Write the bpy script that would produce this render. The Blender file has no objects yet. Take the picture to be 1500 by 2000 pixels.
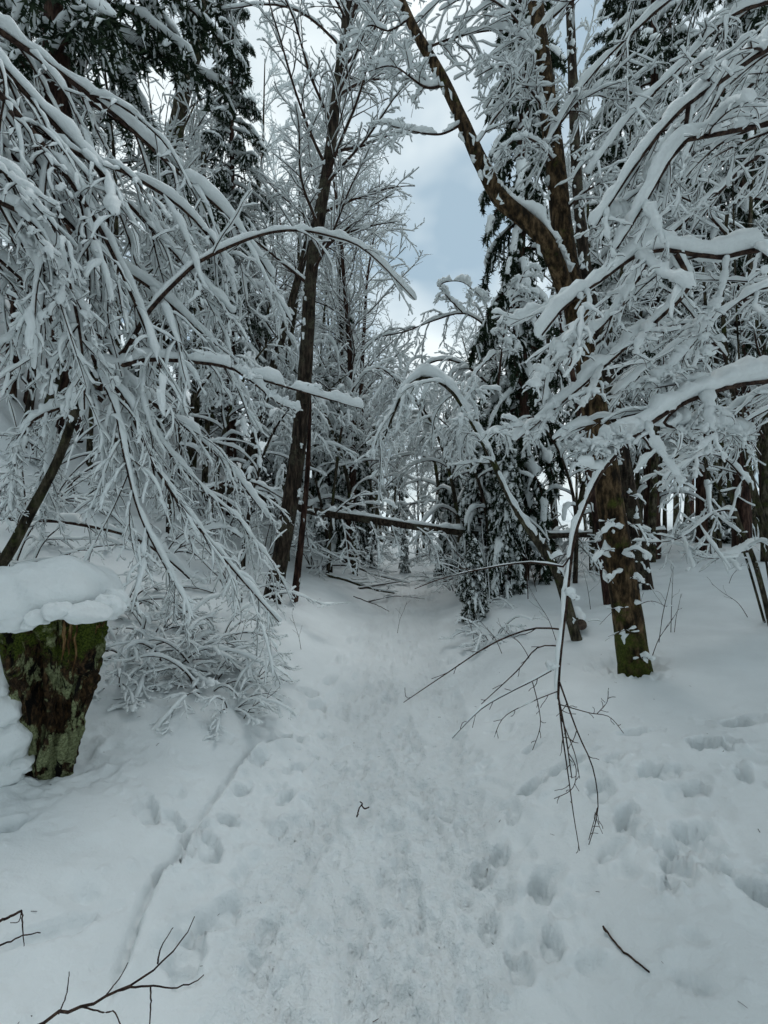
import bpy, math
import numpy as np
from mathutils import Vector

# ------------------------------------------------------------------ camera, sky, sun
scene = bpy.context.scene
R = math.radians
CAM_Z, FPX = 1.6, 900.0          # eye height and focal length in pixels of a 1500 x 2000 frame

cam_data = bpy.data.cameras.new('camera')
cam = bpy.data.objects.new('camera', cam_data)
scene.collection.objects.link(cam)
cam.location = (0, 0, CAM_Z)
cam.rotation_euler = (R(90), 0, 0)
cam_data.sensor_fit = 'VERTICAL'
cam_data.sensor_height = 24.0
cam_data.lens = 24.0 * FPX / 2000.0
cam_data.clip_start = 0.05
cam_data.clip_end = 2000
scene.camera = cam

SUN_EL, SUN_AZ = R(62), R(12)      # hidden in cloud, high ahead and a little to the right
world = bpy.data.worlds.new('World')
scene.world = world
world.use_nodes = True
wn, wl = world.node_tree.nodes, world.node_tree.links
wn.clear()
w_out = wn.new('ShaderNodeOutputWorld')
w_bg = wn.new('ShaderNodeBackground')
w_sky = wn.new('ShaderNodeTexSky')
w_sky.sky_type = 'NISHITA'
w_sky.sun_disc = False
w_sky.sun_elevation = SUN_EL
w_sky.sun_rotation = SUN_AZ
w_tc = wn.new('ShaderNodeTexCoord')
w_map = wn.new('ShaderNodeMapping')
w_map.inputs['Scale'].default_value = (1.0, 1.0, 1.6)
w_map.inputs['Location'].default_value = (0.38, 0.28, -0.17)
w_noise = wn.new('ShaderNodeTexNoise')
w_noise.inputs['Scale'].default_value = 2.3
w_noise.inputs['Detail'].default_value = 4
w_noise.inputs['Roughness'].default_value = 0.5
w_ramp = wn.new('ShaderNodeValToRGB')
w_ramp.color_ramp.elements[0].position = 0.40
w_ramp.color_ramp.elements[0].color = (0.36, 0.49, 0.58, 1)
w_ramp.color_ramp.elements[1].position = 0.60
w_ramp.color_ramp.elements[1].color = (0.92, 1.0, 1.0, 1)
w_gain = wn.new('ShaderNodeVectorMath')
w_gain.operation = 'SCALE'
w_gain.inputs['Scale'].default_value = 12.0
w_mix = wn.new('ShaderNodeMixRGB')
w_mix.inputs[0].default_value = 0.86
wl.new(w_tc.outputs['Generated'], w_map.inputs['Vector'])
wl.new(w_map.outputs[0], w_noise.inputs['Vector'])
wl.new(w_noise.outputs['Fac'], w_ramp.inputs[0])
wl.new(w_ramp.outputs[0], w_gain.inputs[0])
wl.new(w_sky.outputs[0], w_mix.inputs[1])
wl.new(w_gain.outputs[0], w_mix.inputs[2])
wl.new(w_mix.outputs[0], w_bg.inputs['Color'])
w_bg.inputs['Strength'].default_value = 0.1
wl.new(w_bg.outputs[0], w_out.inputs['Surface'])

sun_data = bpy.data.lights.new('sun', 'SUN')
sun = bpy.data.objects.new('sun', sun_data)
scene.collection.objects.link(sun)
sun_data.energy = 1.5
sun_data.angle = R(30)
sun_data.color = (1.0, 0.985, 0.965)
sdir = Vector((math.sin(SUN_AZ) * math.cos(SUN_EL), math.cos(SUN_AZ) * math.cos(SUN_EL), math.sin(SUN_EL)))
sun.rotation_euler = sdir.to_track_quat('Z', 'Y').to_euler()

scene.view_settings.view_transform = 'Standard'
scene.view_settings.look = 'None'
scene.view_settings.gamma = 1
scene.view_settings.use_curve_mapping = False
scene.view_settings.exposure = -0.06
scene.render.engine = 'CYCLES'
scene.cycles.use_denoising = True
world.cycles.sampling_method = 'NONE'
scene.cycles.use_adaptive_sampling = True
scene.cycles.adaptive_threshold = 0.03
scene.cycles.max_bounces = 3
scene.cycles.diffuse_bounces = 3
scene.cycles.glossy_bounces = 2
scene.cycles.caustics_reflective = False
scene.cycles.caustics_refractive = False

# ------------------------------------------------------------------ helpers
COL = scene.collection


def at(u, v, d):
    return np.array([(u - 750.0) / FPX * d, d, CAM_Z - (v - 1000.0) / FPX * d])


def smooth(e0, e1, x):
    t = np.clip((x - e0) / (e1 - e0), 0, 1)
    return t * t * (3 - 2 * t)


_tab = np.random.default_rng(5).random((256, 256))


def vnoise(x, y, s, ox=0.0, oy=0.0):
    """smooth value noise in -1..1, feature size s"""
    x = np.asarray(x, float) / s + ox + 1000.0
    y = np.asarray(y, float) / s + oy + 1000.0
    xi, yi = np.floor(x).astype(int), np.floor(y).astype(int)
    fx, fy = x - xi, y - yi
    fx, fy = fx * fx * (3 - 2 * fx), fy * fy * (3 - 2 * fy)
    g = lambda i, j: _tab[(xi + i) % 256, (yi + j) % 256]
    a = g(0, 0) * (1 - fx) + g(1, 0) * fx
    b = g(0, 1) * (1 - fx) + g(1, 1) * fx
    return (a * (1 - fy) + b * fy) * 2 - 1


def norm(a):
    return a / np.maximum(np.linalg.norm(a, axis=-1, keepdims=True), 1e-9)


def mesh_from(name, V, F, mat, smooth_shade=True):
    """V (n,3), F (m,k) -> mesh; quads or triangles"""
    V = np.ascontiguousarray(V, np.float32)
    F = np.ascontiguousarray(F, np.int32)
    me = bpy.data.meshes.new(name)
    m, k = F.shape
    me.vertices.add(len(V))
    me.vertices.foreach_set('co', V.ravel())
    me.loops.add(m * k)
    me.loops.foreach_set('vertex_index', F.ravel())
    me.polygons.add(m)
    me.polygons.foreach_set('loop_start', np.arange(0, m * k, k, dtype=np.int32))
    me.polygons.foreach_set('use_smooth', np.full(m, smooth_shade, bool))
    me.update(calc_edges=True)
    me.materials.append(mat)
    return me


def join(parts):
    vs, fs, n = [], [], 0
    for v, f in parts:
        if len(v) == 0:
            continue
        vs.append(v)
        fs.append(f + n)
        n += len(v)
    return np.concatenate(vs), np.concatenate(fs)


def add(name, V, F, mat, parent=None, base=(0, 0, 0), smooth_shade=True):
    me = mesh_from(name, np.asarray(V) - np.asarray(base), F, mat, smooth_shade)
    o = bpy.data.objects.new(name, me)
    COL.objects.link(o)
    if parent is None:
        o.location = base
    else:
        o.parent = parent
        if name == 'snow_cover':
            o['kind'] = 'stuff'
    return o


def tag(o, label=None, cat=None, group=None, kind=None):
    for k, v in (('label', label), ('category', cat), ('group', group), ('kind', kind)):
        if v:
            o[k] = v
    return o


def root_at(name, base, label, cat, group=None):
    o = bpy.data.objects.new(name, None)
    COL.objects.link(o)
    o.location = base
    o.empty_display_size = 0.1
    return tag(o, label, cat, group)


def copy_tree(o, parent=None):
    c = o.copy()
    COL.objects.link(c)
    c.parent = parent
    for ch in o.children:
        copy_tree(ch, c)
    return c


def tangents(P):
    return norm(np.gradient(P, axis=1))


def frames(P, rng, lean=0.35, upright=True):
    N = P.shape[0]
    T = tangents(P)
    a = rng.random(N) * 2 * np.pi
    h = np.stack([np.cos(a), np.sin(a), np.zeros(N)], -1)
    ref = norm(np.array([0, 0, 1.0]) + lean * h) if upright else h
    ref = np.repeat(ref[:, None, :], P.shape[1], 1)
    A = ref - (ref * T).sum(-1, keepdims=True) * T
    A = norm(A)
    return T, A, np.cross(T, A)


def ring_faces(N, K, S):
    i = np.arange(N)[:, None, None] * (K * S)
    k = np.arange(K - 1)[None, :, None] * S
    s = np.arange(S)[None, None, :]
    s2 = (s + 1) % S
    b = i + k
    return np.stack([b + s, b + s2, b + S + s2, b + S + s], -1).reshape(-1, 4)


def tubes(P, Rr, sides, rng, upright=True, rough=0.0):
    N, K, _ = P.shape
    T, A, B = frames(P, rng, upright=upright)
    th = np.arange(sides) / sides * 2 * np.pi
    rr = Rr[:, :, None, None]
    if rough:
        rr = rr * (1 + rough * rng.standard_normal((N, K, sides, 1)))
    V = P[:, :, None, :] + rr * (np.cos(th)[None, None, :, None] * A[:, :, None, :] + np.sin(th)[None, None, :, None] * B[:, :, None, :])
    return V.reshape(-1, 3), ring_faces(N, K, sides)


def resample(P, K2):
    """(N,K,3) -> (N,K2,3), smooth"""
    N, K = P.shape[:2]
    t = np.linspace(0, K - 1, K2)
    i = np.clip(np.floor(t).astype(int), 0, K - 2)
    f = (t - i)[None, :, None] if P.ndim == 3 else (t - i)[None, :]
    p1, p2 = P[:, i], P[:, i + 1]
    p0, p3 = P[:, np.maximum(i - 1, 0)], P[:, np.minimum(i + 2, K - 1)]
    return 0.5 * (2 * p1 + (p2 - p0) * f + (2 * p0 - 5 * p1 + 4 * p2 - p3) * f ** 2 + (3 * p1 - p0 - 3 * p2 + p3) * f ** 3)


def knots(N, K, n, rng):
    """smooth 1-d noise in 0..1 along K, about n knots"""
    n = max(2, int(n))
    k = rng.random((N, n + 2))
    t = np.linspace(0.2, n + 0.7, K)
    i = np.floor(t).astype(int)
    f = t - i
    f = f * f * (3 - 2 * f)
    return k[:, i] * (1 - f) + k[:, i + 1] * f


def snow_on(P, Rr, s0, rng, sides=6, K2=None, gaps=0.15, lump=4, steep=0.3, wide=1.0, A=None, tip=0.85, lean=0.35):
    """lumpy snow lying along the upper side of each branch polyline"""
    if K2:
        P, Rr = resample(P, K2), np.maximum(resample(Rr, K2), 0.001)
    N, K, _ = P.shape
    T, A0, B = frames(P, rng, lean=lean)
    if A is not None:
        A0 = norm(A - (A * T).sum(-1, keepdims=True) * T)
        B = np.cross(T, A0)
    horiz = np.sqrt(np.clip(1 - T[:, :, 2] ** 2, 0, 1))
    n1 = knots(N, K, lump, rng)
    n2 = knots(N, K, lump * 2.7, rng)
    S = s0 * (steep + (1 - steep) * horiz ** 1.3) * (0.32 + 0.70 * n1 + 0.55 * n2)
    if gaps:
        g = knots(N, K, max(2, lump * 0.8), rng)
        S = S * smooth(gaps * 0.8, gaps * 1.25 + 0.02, g)
    S = S * (0.75 + 0.5 * rng.random((N, 1)))
    prof = np.ones(K)
    prof[0] = 0.35
    prof[-1] = tip
    S = S * prof
    bare = S < 0.18 * s0
    th = np.arange(sides) / sides * 2 * np.pi
    c, s = np.cos(th), np.sin(th)
    up = np.where(c > 0, c * 0.95, c * 0.55)
    jit = 1 + (0.16 if sides < 8 else 0.07) * rng.standard_normal((N, K, sides))
    cen = P + A0 * (Rr * 0.55 + S * 0.52)[..., None]
    cen = np.where(bare[..., None], P, cen)
    S = np.where(bare, Rr * 0.4, S)
    # rounded end
    cen = np.concatenate([cen, (cen[:, -1] + T[:, -1] * (S[:, -1] * 0.55)[:, None])[:, None]], 1)
    S = np.concatenate([S, S[:, -1:] * 0.22], 1)
    A0 = np.concatenate([A0, A0[:, -1:]], 1)
    B = np.concatenate([B, B[:, -1:]], 1)
    jit = np.concatenate([jit, jit[:, -1:]], 1)
    K += 1
    V = cen[:, :, None, :] + (S[:, :, None] * jit)[..., None] * (up[None, None, :, None] * A0[:, :, None, :] + (s * wide)[None, None, :, None] * B[:, :, None, :])
    return V.reshape(-1, 3), ring_faces(N, K, sides)


def spawn(P, Rr, n, rng, t0=0.15, t1=0.97, ang=(35, 60), ratio=0.45, taper=0.5, flat=25, rfac=0.6, rmax=1.0, both=True, minlen=0.03):
    """start points, directions, lengths and radii of n children on every branch"""
    N, K, _ = P.shape
    L = np.linalg.norm(np.diff(P, axis=1), axis=-1).sum(1)
    T = tangents(P)
    t = t0 + (t1 - t0) * (np.arange(n)[None, :] + rng.random((N, n))) / n
    f = t * (K - 1)
    i = np.clip(f.astype(int), 0, K - 2)
    w = f - i
    r_ = np.arange(N)[:, None]
    pos = P[r_, i] * (1 - w[..., None]) + P[r_, i + 1] * w[..., None]
    tan = norm(T[r_, i] * (1 - w[..., None]) + T[r_, i + 1] * w[..., None])
    rad = Rr[r_, i] * (1 - w) + Rr[r_, i + 1] * w
    side = np.cross(tan, np.array([0, 0, 1.0]))
    bad = np.linalg.norm(side, axis=-1) < 0.15
    rnd = norm(rng.standard_normal((N, n, 3)))
    side = np.where(bad[..., None], np.cross(tan, rnd), side)
    side = norm(side)
    bi = np.cross(side, tan)
    sgn = np.where((np.arange(n) % 2 == 0), 1.0, -1.0)[None, :] * np.where(rng.random((N, 1)) < .5, 1, -1)
    phi = rng.standard_normal((N, n)) * R(flat)
    sd = (side * np.cos(phi)[..., None] + bi * np.sin(phi)[..., None]) * sgn[..., None]
    a = R(1) * (ang[0] + (ang[1] - ang[0]) * rng.random((N, n)))
    d = norm(tan * np.cos(a)[..., None] + sd * np.sin(a)[..., None])
    ln = np.maximum(L[:, None] * ratio * (1 - taper * t) * (0.55 + 0.7 * rng.random((N, n))), minlen)
    rr = np.minimum(rad * rfac, rmax)
    par = np.repeat(np.arange(N), n)
    return pos.reshape(-1, 3), d.reshape(-1, 3), ln.ravel(), rr.ravel(), par


def grow(pos, d, ln, rr, K, rng, droop=0.1, wander=0.15, tipr=0.4):
    N = len(pos)
    P = np.zeros((N, K, 3))
    P[:, 0] = pos
    d = d.copy()
    kick = rng.standard_normal((N, 3)) * wander
    for k in range(1, K):
        if k % 2 == 0:
            kick = rng.standard_normal((N, 3)) * wander
        d = norm(d + kick + np.array([0, 0, -droop]))
        P[:, k] = P[:, k - 1] + d * (ln / (K - 1))[:, None]
    Rr = rr[:, None] * np.linspace(1, tipr, K)[None, :]
    return P, np.maximum(Rr, 0.0012)


# ------------------------------------------------------------------ materials
def new_mat(name, rough=0.9, spec=0.2):
    m = bpy.data.materials.new(name)
    m.use_nodes = True
    b = m.node_tree.nodes['Principled BSDF']
    b.inputs['Roughness'].default_value = rough
    b.inputs['Specular IOR Level'].default_value = spec
    return m, m.node_tree.nodes, m.node_tree.links, b


def ramp(n, stops):
    r = n.new('ShaderNodeValToRGB')
    e = r.color_ramp.elements
    while len(e) < len(stops):
        e.new(0.5)
    for i, (p, c) in enumerate(stops):
        e[i].position = p
        e[i].color = (*c, 1)
    return r


def snow_mat(name, col, scales, bump, rough=0.75, walked=False):
    m, n, l, b = new_mat(name, rough, 0.25)
    if walked:          # trodden snow is rougher
        at_ = n.new('ShaderNodeAttribute')
        at_.attribute_name = 'trodden'
    tc = n.new('ShaderNodeTexCoord')
    prev = None
    for sc, st in zip(scales, bump):
        t = n.new('ShaderNodeTexNoise')
        t.inputs['Scale'].default_value = sc
        t.inputs['Detail'].default_value = 3
        l.new(tc.outputs['Object'], t.inputs['Vector'])
        bp = n.new('ShaderNodeBump')
        bp.inputs['Strength'].default_value = st
        bp.inputs['Distance'].default_value = 0.6 / sc
        l.new(t.outputs['Fac'], bp.inputs['Height'])
        if walked:
            mr = n.new('ShaderNodeMapRange')
            mr.inputs[3].default_value = st
            mr.inputs[4].default_value = min(1.0, st * 2.6)
            l.new(at_.outputs['Fac'], mr.inputs[0])
            l.new(mr.outputs[0], bp.inputs['Strength'])
        if prev:
            l.new(prev.outputs[0], bp.inputs['Normal'])
        prev = bp
    l.new(prev.outputs[0], b.inputs['Normal'])
    t = n.new('ShaderNodeTexNoise')
    t.inputs['Scale'].default_value = 3.0
    t.inputs['Detail'].default_value = 5
    l.new(tc.outputs['Object'], t.inputs['Vector'])
    r = ramp(n, [(0.35, tuple(c * 0.93 for c in col)), (0.65, col)])
    l.new(t.outputs['Fac'], r.inputs[0])
    l.new(r.outputs[0], b.inputs['Base Color'])
    return m


SNOW = new_mat('snow_on_branches', 0.8, 0.2)[0]
SNOW.node_tree.nodes['Principled BSDF'].inputs['Base Color'].default_value = (0.80, 0.845, 0.85, 1)
SNOW_MOUND = snow_mat('snow_on_stump', (0.80, 0.845, 0.85), (18, 70), (0.4, 0.35))
SNOW_GROUND = snow_mat('snow_on_ground', (0.78, 0.825, 0.835), (26, 90), (0.30, 0.40), walked=True)


def bark_mat(name, dark, mid, light, zs=0.25, sc=22, moss=None, moss_low=None, bump=0.7):
    m, n, l, b = new_mat(name, 0.92, 0.15)
    tc = n.new('ShaderNodeTexCoord')
    mp = n.new('ShaderNodeMapping')
    mp.inputs['Scale'].default_value = (1, 1, zs)
    l.new(tc.outputs['Object'], mp.inputs['Vector'])
    t = n.new('ShaderNodeTexNoise')
    t.inputs['Scale'].default_value = sc
    t.inputs['Detail'].default_value = 7
    t.inputs['Roughness'].default_value = 0.65
    l.new(mp.outputs[0], t.inputs['Vector'])
    r = ramp(n, [(0.40, dark), (0.51, mid), (0.64, light)])
    l.new(t.outputs['Fac'], r.inputs[0])
    out = r.outputs[0]
    if moss:
        t2 = n.new('ShaderNodeTexNoise')
        t2.inputs['Scale'].default_value = 5.0
        t2.inputs['Detail'].default_value = 8
        t2.inputs['Roughness'].default_value = 0.7
        l.new(tc.outputs['Object'], t2.inputs['Vector'])
        fac = t2.outputs['Fac']
        if moss_low:
            sx = n.new('ShaderNodeSeparateXYZ')
            l.new(tc.outputs['Object'], sx.inputs[0])
            mr = n.new('ShaderNodeMapRange')
            mr.inputs[1].default_value = moss_low[0]
            mr.inputs[2].default_value = moss_low[1]
            mr.inputs[3].default_value = 0.15
            mr.inputs[4].default_value = -0.07
            l.new(sx.outputs['Z'], mr.inputs[0])
            ad = n.new('ShaderNodeMath')
            l.new(fac, ad.inputs[0])
            l.new(mr.outputs[0], ad.inputs[1])
            fac = ad.outputs[0]
        r2 = ramp(n, [(0.50, (0, 0, 0)), (0.62, (1, 1, 1))])
        l.new(fac, r2.inputs[0])
        t3 = n.new('ShaderNodeTexNoise')
        t3.inputs['Scale'].default_value = 60
        t3.inputs['Detail'].default_value = 4
        l.new(tc.outputs['Object'], t3.inputs['Vector'])
        r3 = ramp(n, [(0.35, tuple(c * 0.45 for c in moss)), (0.65, moss)])
        l.new(t3.outputs['Fac'], r3.inputs[0])
        mx = n.new('ShaderNodeMixRGB')
        l.new(r2.outputs[0], mx.inputs[0])
        l.new(out, mx.inputs[1])
        l.new(r3.outputs[0], mx.inputs[2])
        out = mx.outputs[0]
    l.new(out, b.inputs['Base Color'])
    if not bump:
        return m
    bp = n.new('ShaderNodeBump')
    bp.inputs['Strength'].default_value = bump
    bp.inputs['Distance'].default_value = 0.03
    l.new(t.outputs['Fac'], bp.inputs['Height'])
    l.new(bp.outputs[0], b.inputs['Normal'])
    return m


TWIG = bark_mat('twig_bark', (0.018, 0.011, 0.010), (0.045, 0.028, 0.022), (0.085, 0.055, 0.04), zs=1, sc=40, bump=0)
BARK = bark_mat('dark_bark', (0.008, 0.006, 0.005), (0.030, 0.022, 0.016), (0.085, 0.064, 0.048), zs=0.18, sc=26, moss=(0.085, 0.08, 0.055))
BARK_MOSS = bark_mat('mossy_brown_bark', (0.010, 0.007, 0.004), (0.050, 0.032, 0.016), (0.15, 0.10, 0.055), zs=0.35, sc=24, moss=(0.07, 0.085, 0.015), moss_low=(0.10, 0.75))
BARK_GREY = bark_mat('grey_green_bark', (0.014, 0.012, 0.009), (0.050, 0.042, 0.028), (0.12, 0.105, 0.075), zs=0.35, sc=24, moss=(0.06, 0.07, 0.022))
BARK_RED = bark_mat('reddish_bark', (0.012, 0.007, 0.006), (0.042, 0.022, 0.017), (0.09, 0.055, 0.04), zs=0.2, sc=22)

def stump_mat():
    """rotten bark: black crevices, brown wood, pale lichen sheets, green moss towards the top"""
    m, n, l, b = new_mat('stump_bark', 0.9, 0.15)
    tc = n.new('ShaderNodeTexCoord')

    def noise(sc, det, rough, scale=(1, 1, 1), dist=0.0):
        mp = n.new('ShaderNodeMapping')
        mp.inputs['Scale'].default_value = scale
        mp.inputs['Rotation'].default_value = (0, R(20), 0)
        l.new(tc.outputs['Object'], mp.inputs['Vector'])
        t = n.new('ShaderNodeTexNoise')
        t.inputs['Scale'].default_value = sc
        t.inputs['Detail'].default_value = det
        t.inputs['Roughness'].default_value = rough
        t.inputs['Distortion'].default_value = dist
        l.new(mp.outputs[0], t.inputs['Vector'])
        return t.outputs['Fac']

    def mix(fac, c1, c2):
        mx = n.new('ShaderNodeMixRGB')
        l.new(fac, mx.inputs[0])
        l.new(c1, mx.inputs[1])
        l.new(c2, mx.inputs[2])
        return mx.outputs[0]

    def rmp(src, stops):
        r = ramp(n, stops)
        l.new(src, r.inputs[0])
        return r.outputs[0]
    fine = noise(55, 6, .7, (1, 1, .45))
    base = rmp(fine, [(.36, (.004, .003, .002)), (.50, (.030, .018, .009)), (.66, (.11, .065, .030))])
    lich = rmp(noise(90, 4, .7), [(.35, (.09, .105, .045)), (.62, (.33, .37, .20))])
    moss = rmp(noise(120, 3, .7), [(.35, (.012, .022, .003)), (.65, (.09, .12, .015))])
    c = mix(rmp(noise(7.5, 8, .68, (1, 1, .55), .6), [(.485, (0, 0, 0)), (.52, (1, 1, 1))]), base, lich)
    sx = n.new('ShaderNodeSeparateXYZ')
    l.new(tc.outputs['Object'], sx.inputs[0])
    mr = n.new('ShaderNodeMapRange')
    mr.inputs[1].default_value, mr.inputs[2].default_value = .45, .80
    mr.inputs[3].default_value, mr.inputs[4].default_value = -.10, .14
    l.new(sx.outputs['Z'], mr.inputs[0])
    ad = n.new('ShaderNodeMath')
    l.new(noise(9, 7, .7), ad.inputs[0])
    l.new(mr.outputs[0], ad.inputs[1])
    c = mix(rmp(ad.outputs[0], [(.54, (0, 0, 0)), (.62, (1, 1, 1))]), c, moss)
    crev = noise(11, 6, .65, (1, 1, .35), .8)
    blk = ramp(n, [(0, (.003, .0025, .002)), (1, (.003, .0025, .002))])
    c = mix(rmp(crev, [(.41, (1, 1, 1)), (.45, (0, 0, 0))]), c, blk.outputs[0])
    l.new(c, b.inputs['Base Color'])
    b1 = n.new('ShaderNodeBump')
    b1.inputs['Strength'].default_value, b1.inputs['Distance'].default_value = 1.0, .05
    l.new(crev, b1.inputs['Height'])
    b2 = n.new('ShaderNodeBump')
    b2.inputs['Strength'].default_value, b2.inputs['Distance'].default_value = .9, .02
    l.new(fine, b2.inputs['Height'])
    l.new(b1.outputs[0], b2.inputs['Normal'])
    l.new(b2.outputs[0], b.inputs['Normal'])
    return m


STUMP = stump_mat()


def needle_mat():
    m, n, l, b = new_mat('spruce_needles', 0.8, 0.2)
    tc = n.new('ShaderNodeTexCoord')
    t = n.new('ShaderNodeTexNoise')
    t.inputs['Scale'].default_value = 6
    l.new(tc.outputs['Object'], t.inputs['Vector'])
    r = ramp(n, [(0.3, (0.010, 0.020, 0.010)), (0.55, (0.020, 0.036, 0.018)), (0.75, (0.040, 0.055, 0.026))])
    l.new(t.outputs['Fac'], r.inputs[0])
    l.new(r.outputs[0], b.inputs['Base Color'])
    return m


NEEDLE = needle_mat()


def wood_mat():
    m, n, l, b = new_mat('cut_wood', 0.85, 0.2)
    tc = n.new('ShaderNodeTexCoord')
    t = n.new('ShaderNodeTexNoise')
    t.inputs['Scale'].default_value = 30
    l.new(tc.outputs['Object'], t.inputs['Vector'])
    r = ramp(n, [(0.3, (0.05, 0.035, 0.028)), (0.7, (0.15, 0.11, 0.085))])
    l.new(t.outputs['Fac'], r.inputs[0])
    l.new(r.outputs[0], b.inputs['Base Color'])
    return m


WOOD = wood_mat()
SPLINTER = bark_mat('splintered_wood', (0.03, 0.014, 0.006), (0.12, 0.065, 0.025), (0.26, 0.17, 0.08), zs=0.15, sc=60)

# ------------------------------------------------------------------ ground: one sheet of snow
def path_x(y):
    y = np.asarray(y, float)
    return -0.16 + 0.065 * np.clip(y, -5, 16) + 0.03 * np.clip(y - 16, 0, 100)


def ground_base(x, y):
    x, y = np.asarray(x, float), np.asarray(y, float)
    s = x - path_x(y)
    L = np.maximum(-s - 0.55, 0)
    Rt = np.maximum(s - 0.6, 0)
    zl = 0.19 * smooth(0, 0.8, L) + 0.115 * L + 0.092 * np.minimum(L, 7) ** 2 * smooth(2.5, 7, y + 2.2) + 0.55 * np.maximum(L - 7, 0)
    zr = 0.13 * smooth(0, 0.7, Rt) + 0.125 * np.minimum(Rt, 4.5) + 0.06 * np.maximum(Rt - 4.5, 0)
    z = np.where(s < 0, zl, zr)
    off = smooth(0.35, 1.2, np.abs(s))
    z = z + off * (0.05 * vnoise(x, y, 1.3) + 0.025 * vnoise(x, y, 0.5, 7, 3))
    lumps = smooth(2.0, 4.0, L + 0.15 * (y - 3)) * smooth(0.9, 1.6, L)
    z = z + lumps * (0.13 * np.abs(vnoise(x, y, 0.7, 3, 9)) + 0.10 * vnoise(x, y, 0.33, 11, 2))
    z = z + smooth(20, 60, y) * 1.5 * smooth(3, 20, np.abs(s))
    return z


def ground_hit(u, v):
    """where the sight line of a pixel meets the ground"""
    d = np.linspace(0.8, 40, 6000)
    p = np.stack([(u - 750) / FPX * d, d, CAM_Z - (v - 1000) / FPX * d], -1)
    h = ground_base(p[:, 0], p[:, 1])
    i = np.argmax(p[:, 2] < h)
    if p[i, 2] >= h[i]:
        i = len(d) - 1
    return p[i]


def axis_coords(lo_far, lo, hi, hi_far, step, grow_f, back_f=None):
    mid = list(np.arange(lo, hi, step))
    out, st, c = [], step, hi
    while c < hi_far:
        out.append(c)
        st *= grow_f
        c += st
    out.append(hi_far)
    neg, st, c = [], step, lo
    while c > lo_far:
        st *= back_f or grow_f
        c -= st
        neg.append(c)
    return np.array(neg[::-1] + mid + out)


gx = axis_coords(-90, -1.6, 2.1, 90, 0.0125, 1.05)
gy = axis_coords(-15, 1.05, 3.2, 130, 0.0125, 1.027, 1.15)
GX, GY = np.meshgrid(gx, gy)
GZ = ground_base(GX, GY)
rg = np.random.default_rng(11)


def imprint(x, y, a, b, ang, depth, rim=0.25, sharp=3.0, flatbed=True):
    """press an elongated hollow (half sizes a along, b across) into the sheet, with a low raised rim"""
    rr = max(a, b) * 2.0
    i0, i1 = np.searchsorted(gx, [x - rr, x + rr])
    j0, j1 = np.searchsorted(gy, [y - rr, y + rr])
    if i1 - i0 < 2 or j1 - j0 < 2:
        return
    X, Y = GX[j0:j1, i0:i1] - x, GY[j0:j1, i0:i1] - y
    p = X * math.cos(ang) + Y * math.sin(ang)
    q = -X * math.sin(ang) + Y * math.cos(ang)
    r = np.sqrt((p / a) ** 2 + (q / b) ** 2) + 0.32 * vnoise(X + x * 3, Y + y * 3, 0.05) + 0.16 * vnoise(X + x * 7, Y + y * 5, 0.022)
    hole = 1 - smooth(0.78, 1.02, r) if flatbed else np.exp(-r * r * 1.6)
    lip = np.exp(-((r - 1.25) / 0.28) ** 2)
    GZ[j0:j1, i0:i1] += -depth * hole + depth * rim * lip


# trodden path: broad shallow trough, many boot prints over each other
SG = GX - path_x(GY)
trod = 1 - smooth(0.42, 0.60, np.abs(SG) + 0.07 * vnoise(GX, GY, 0.5, 2, 2) + 0.05 * vnoise(GX, GY, 0.12, 9, 2))
GZ -= 0.055 * trod
GZ += trod * (0.008 * vnoise(GX, GY, 0.09, 4, 4) + 0.008 * vnoise(GX, GY, 0.040, 8, 1) + 0.006 * vnoise(GX, GY, 0.30, 1, 6))
for k in range(620):
    y = 1.0 + 9.5 * rg.random() ** 1.4
    s = np.clip(rg.standard_normal() * 0.27, -0.62, 0.66)
    imprint(path_x(y) + s, y, 0.13 + 0.03 * rg.random(), 0.048 + 0.012 * rg.random(), R(90) + rg.standard_normal() * 0.28, 0.006 + 0.012 * rg.random(), 0.30)
for k in range(700):
    y = 1.0 + 6.0 * rg.random() ** 1.3
    s = np.clip(rg.standard_normal() * 0.32, -0.75, 0.75)
    imprint(path_x(y) + s, y, 0.02 + 0.03 * rg.random(), 0.015 + 0.02 * rg.random(), rg.random() * 6, (rg.random() - 0.45) * 0.022, 0.2)
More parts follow.
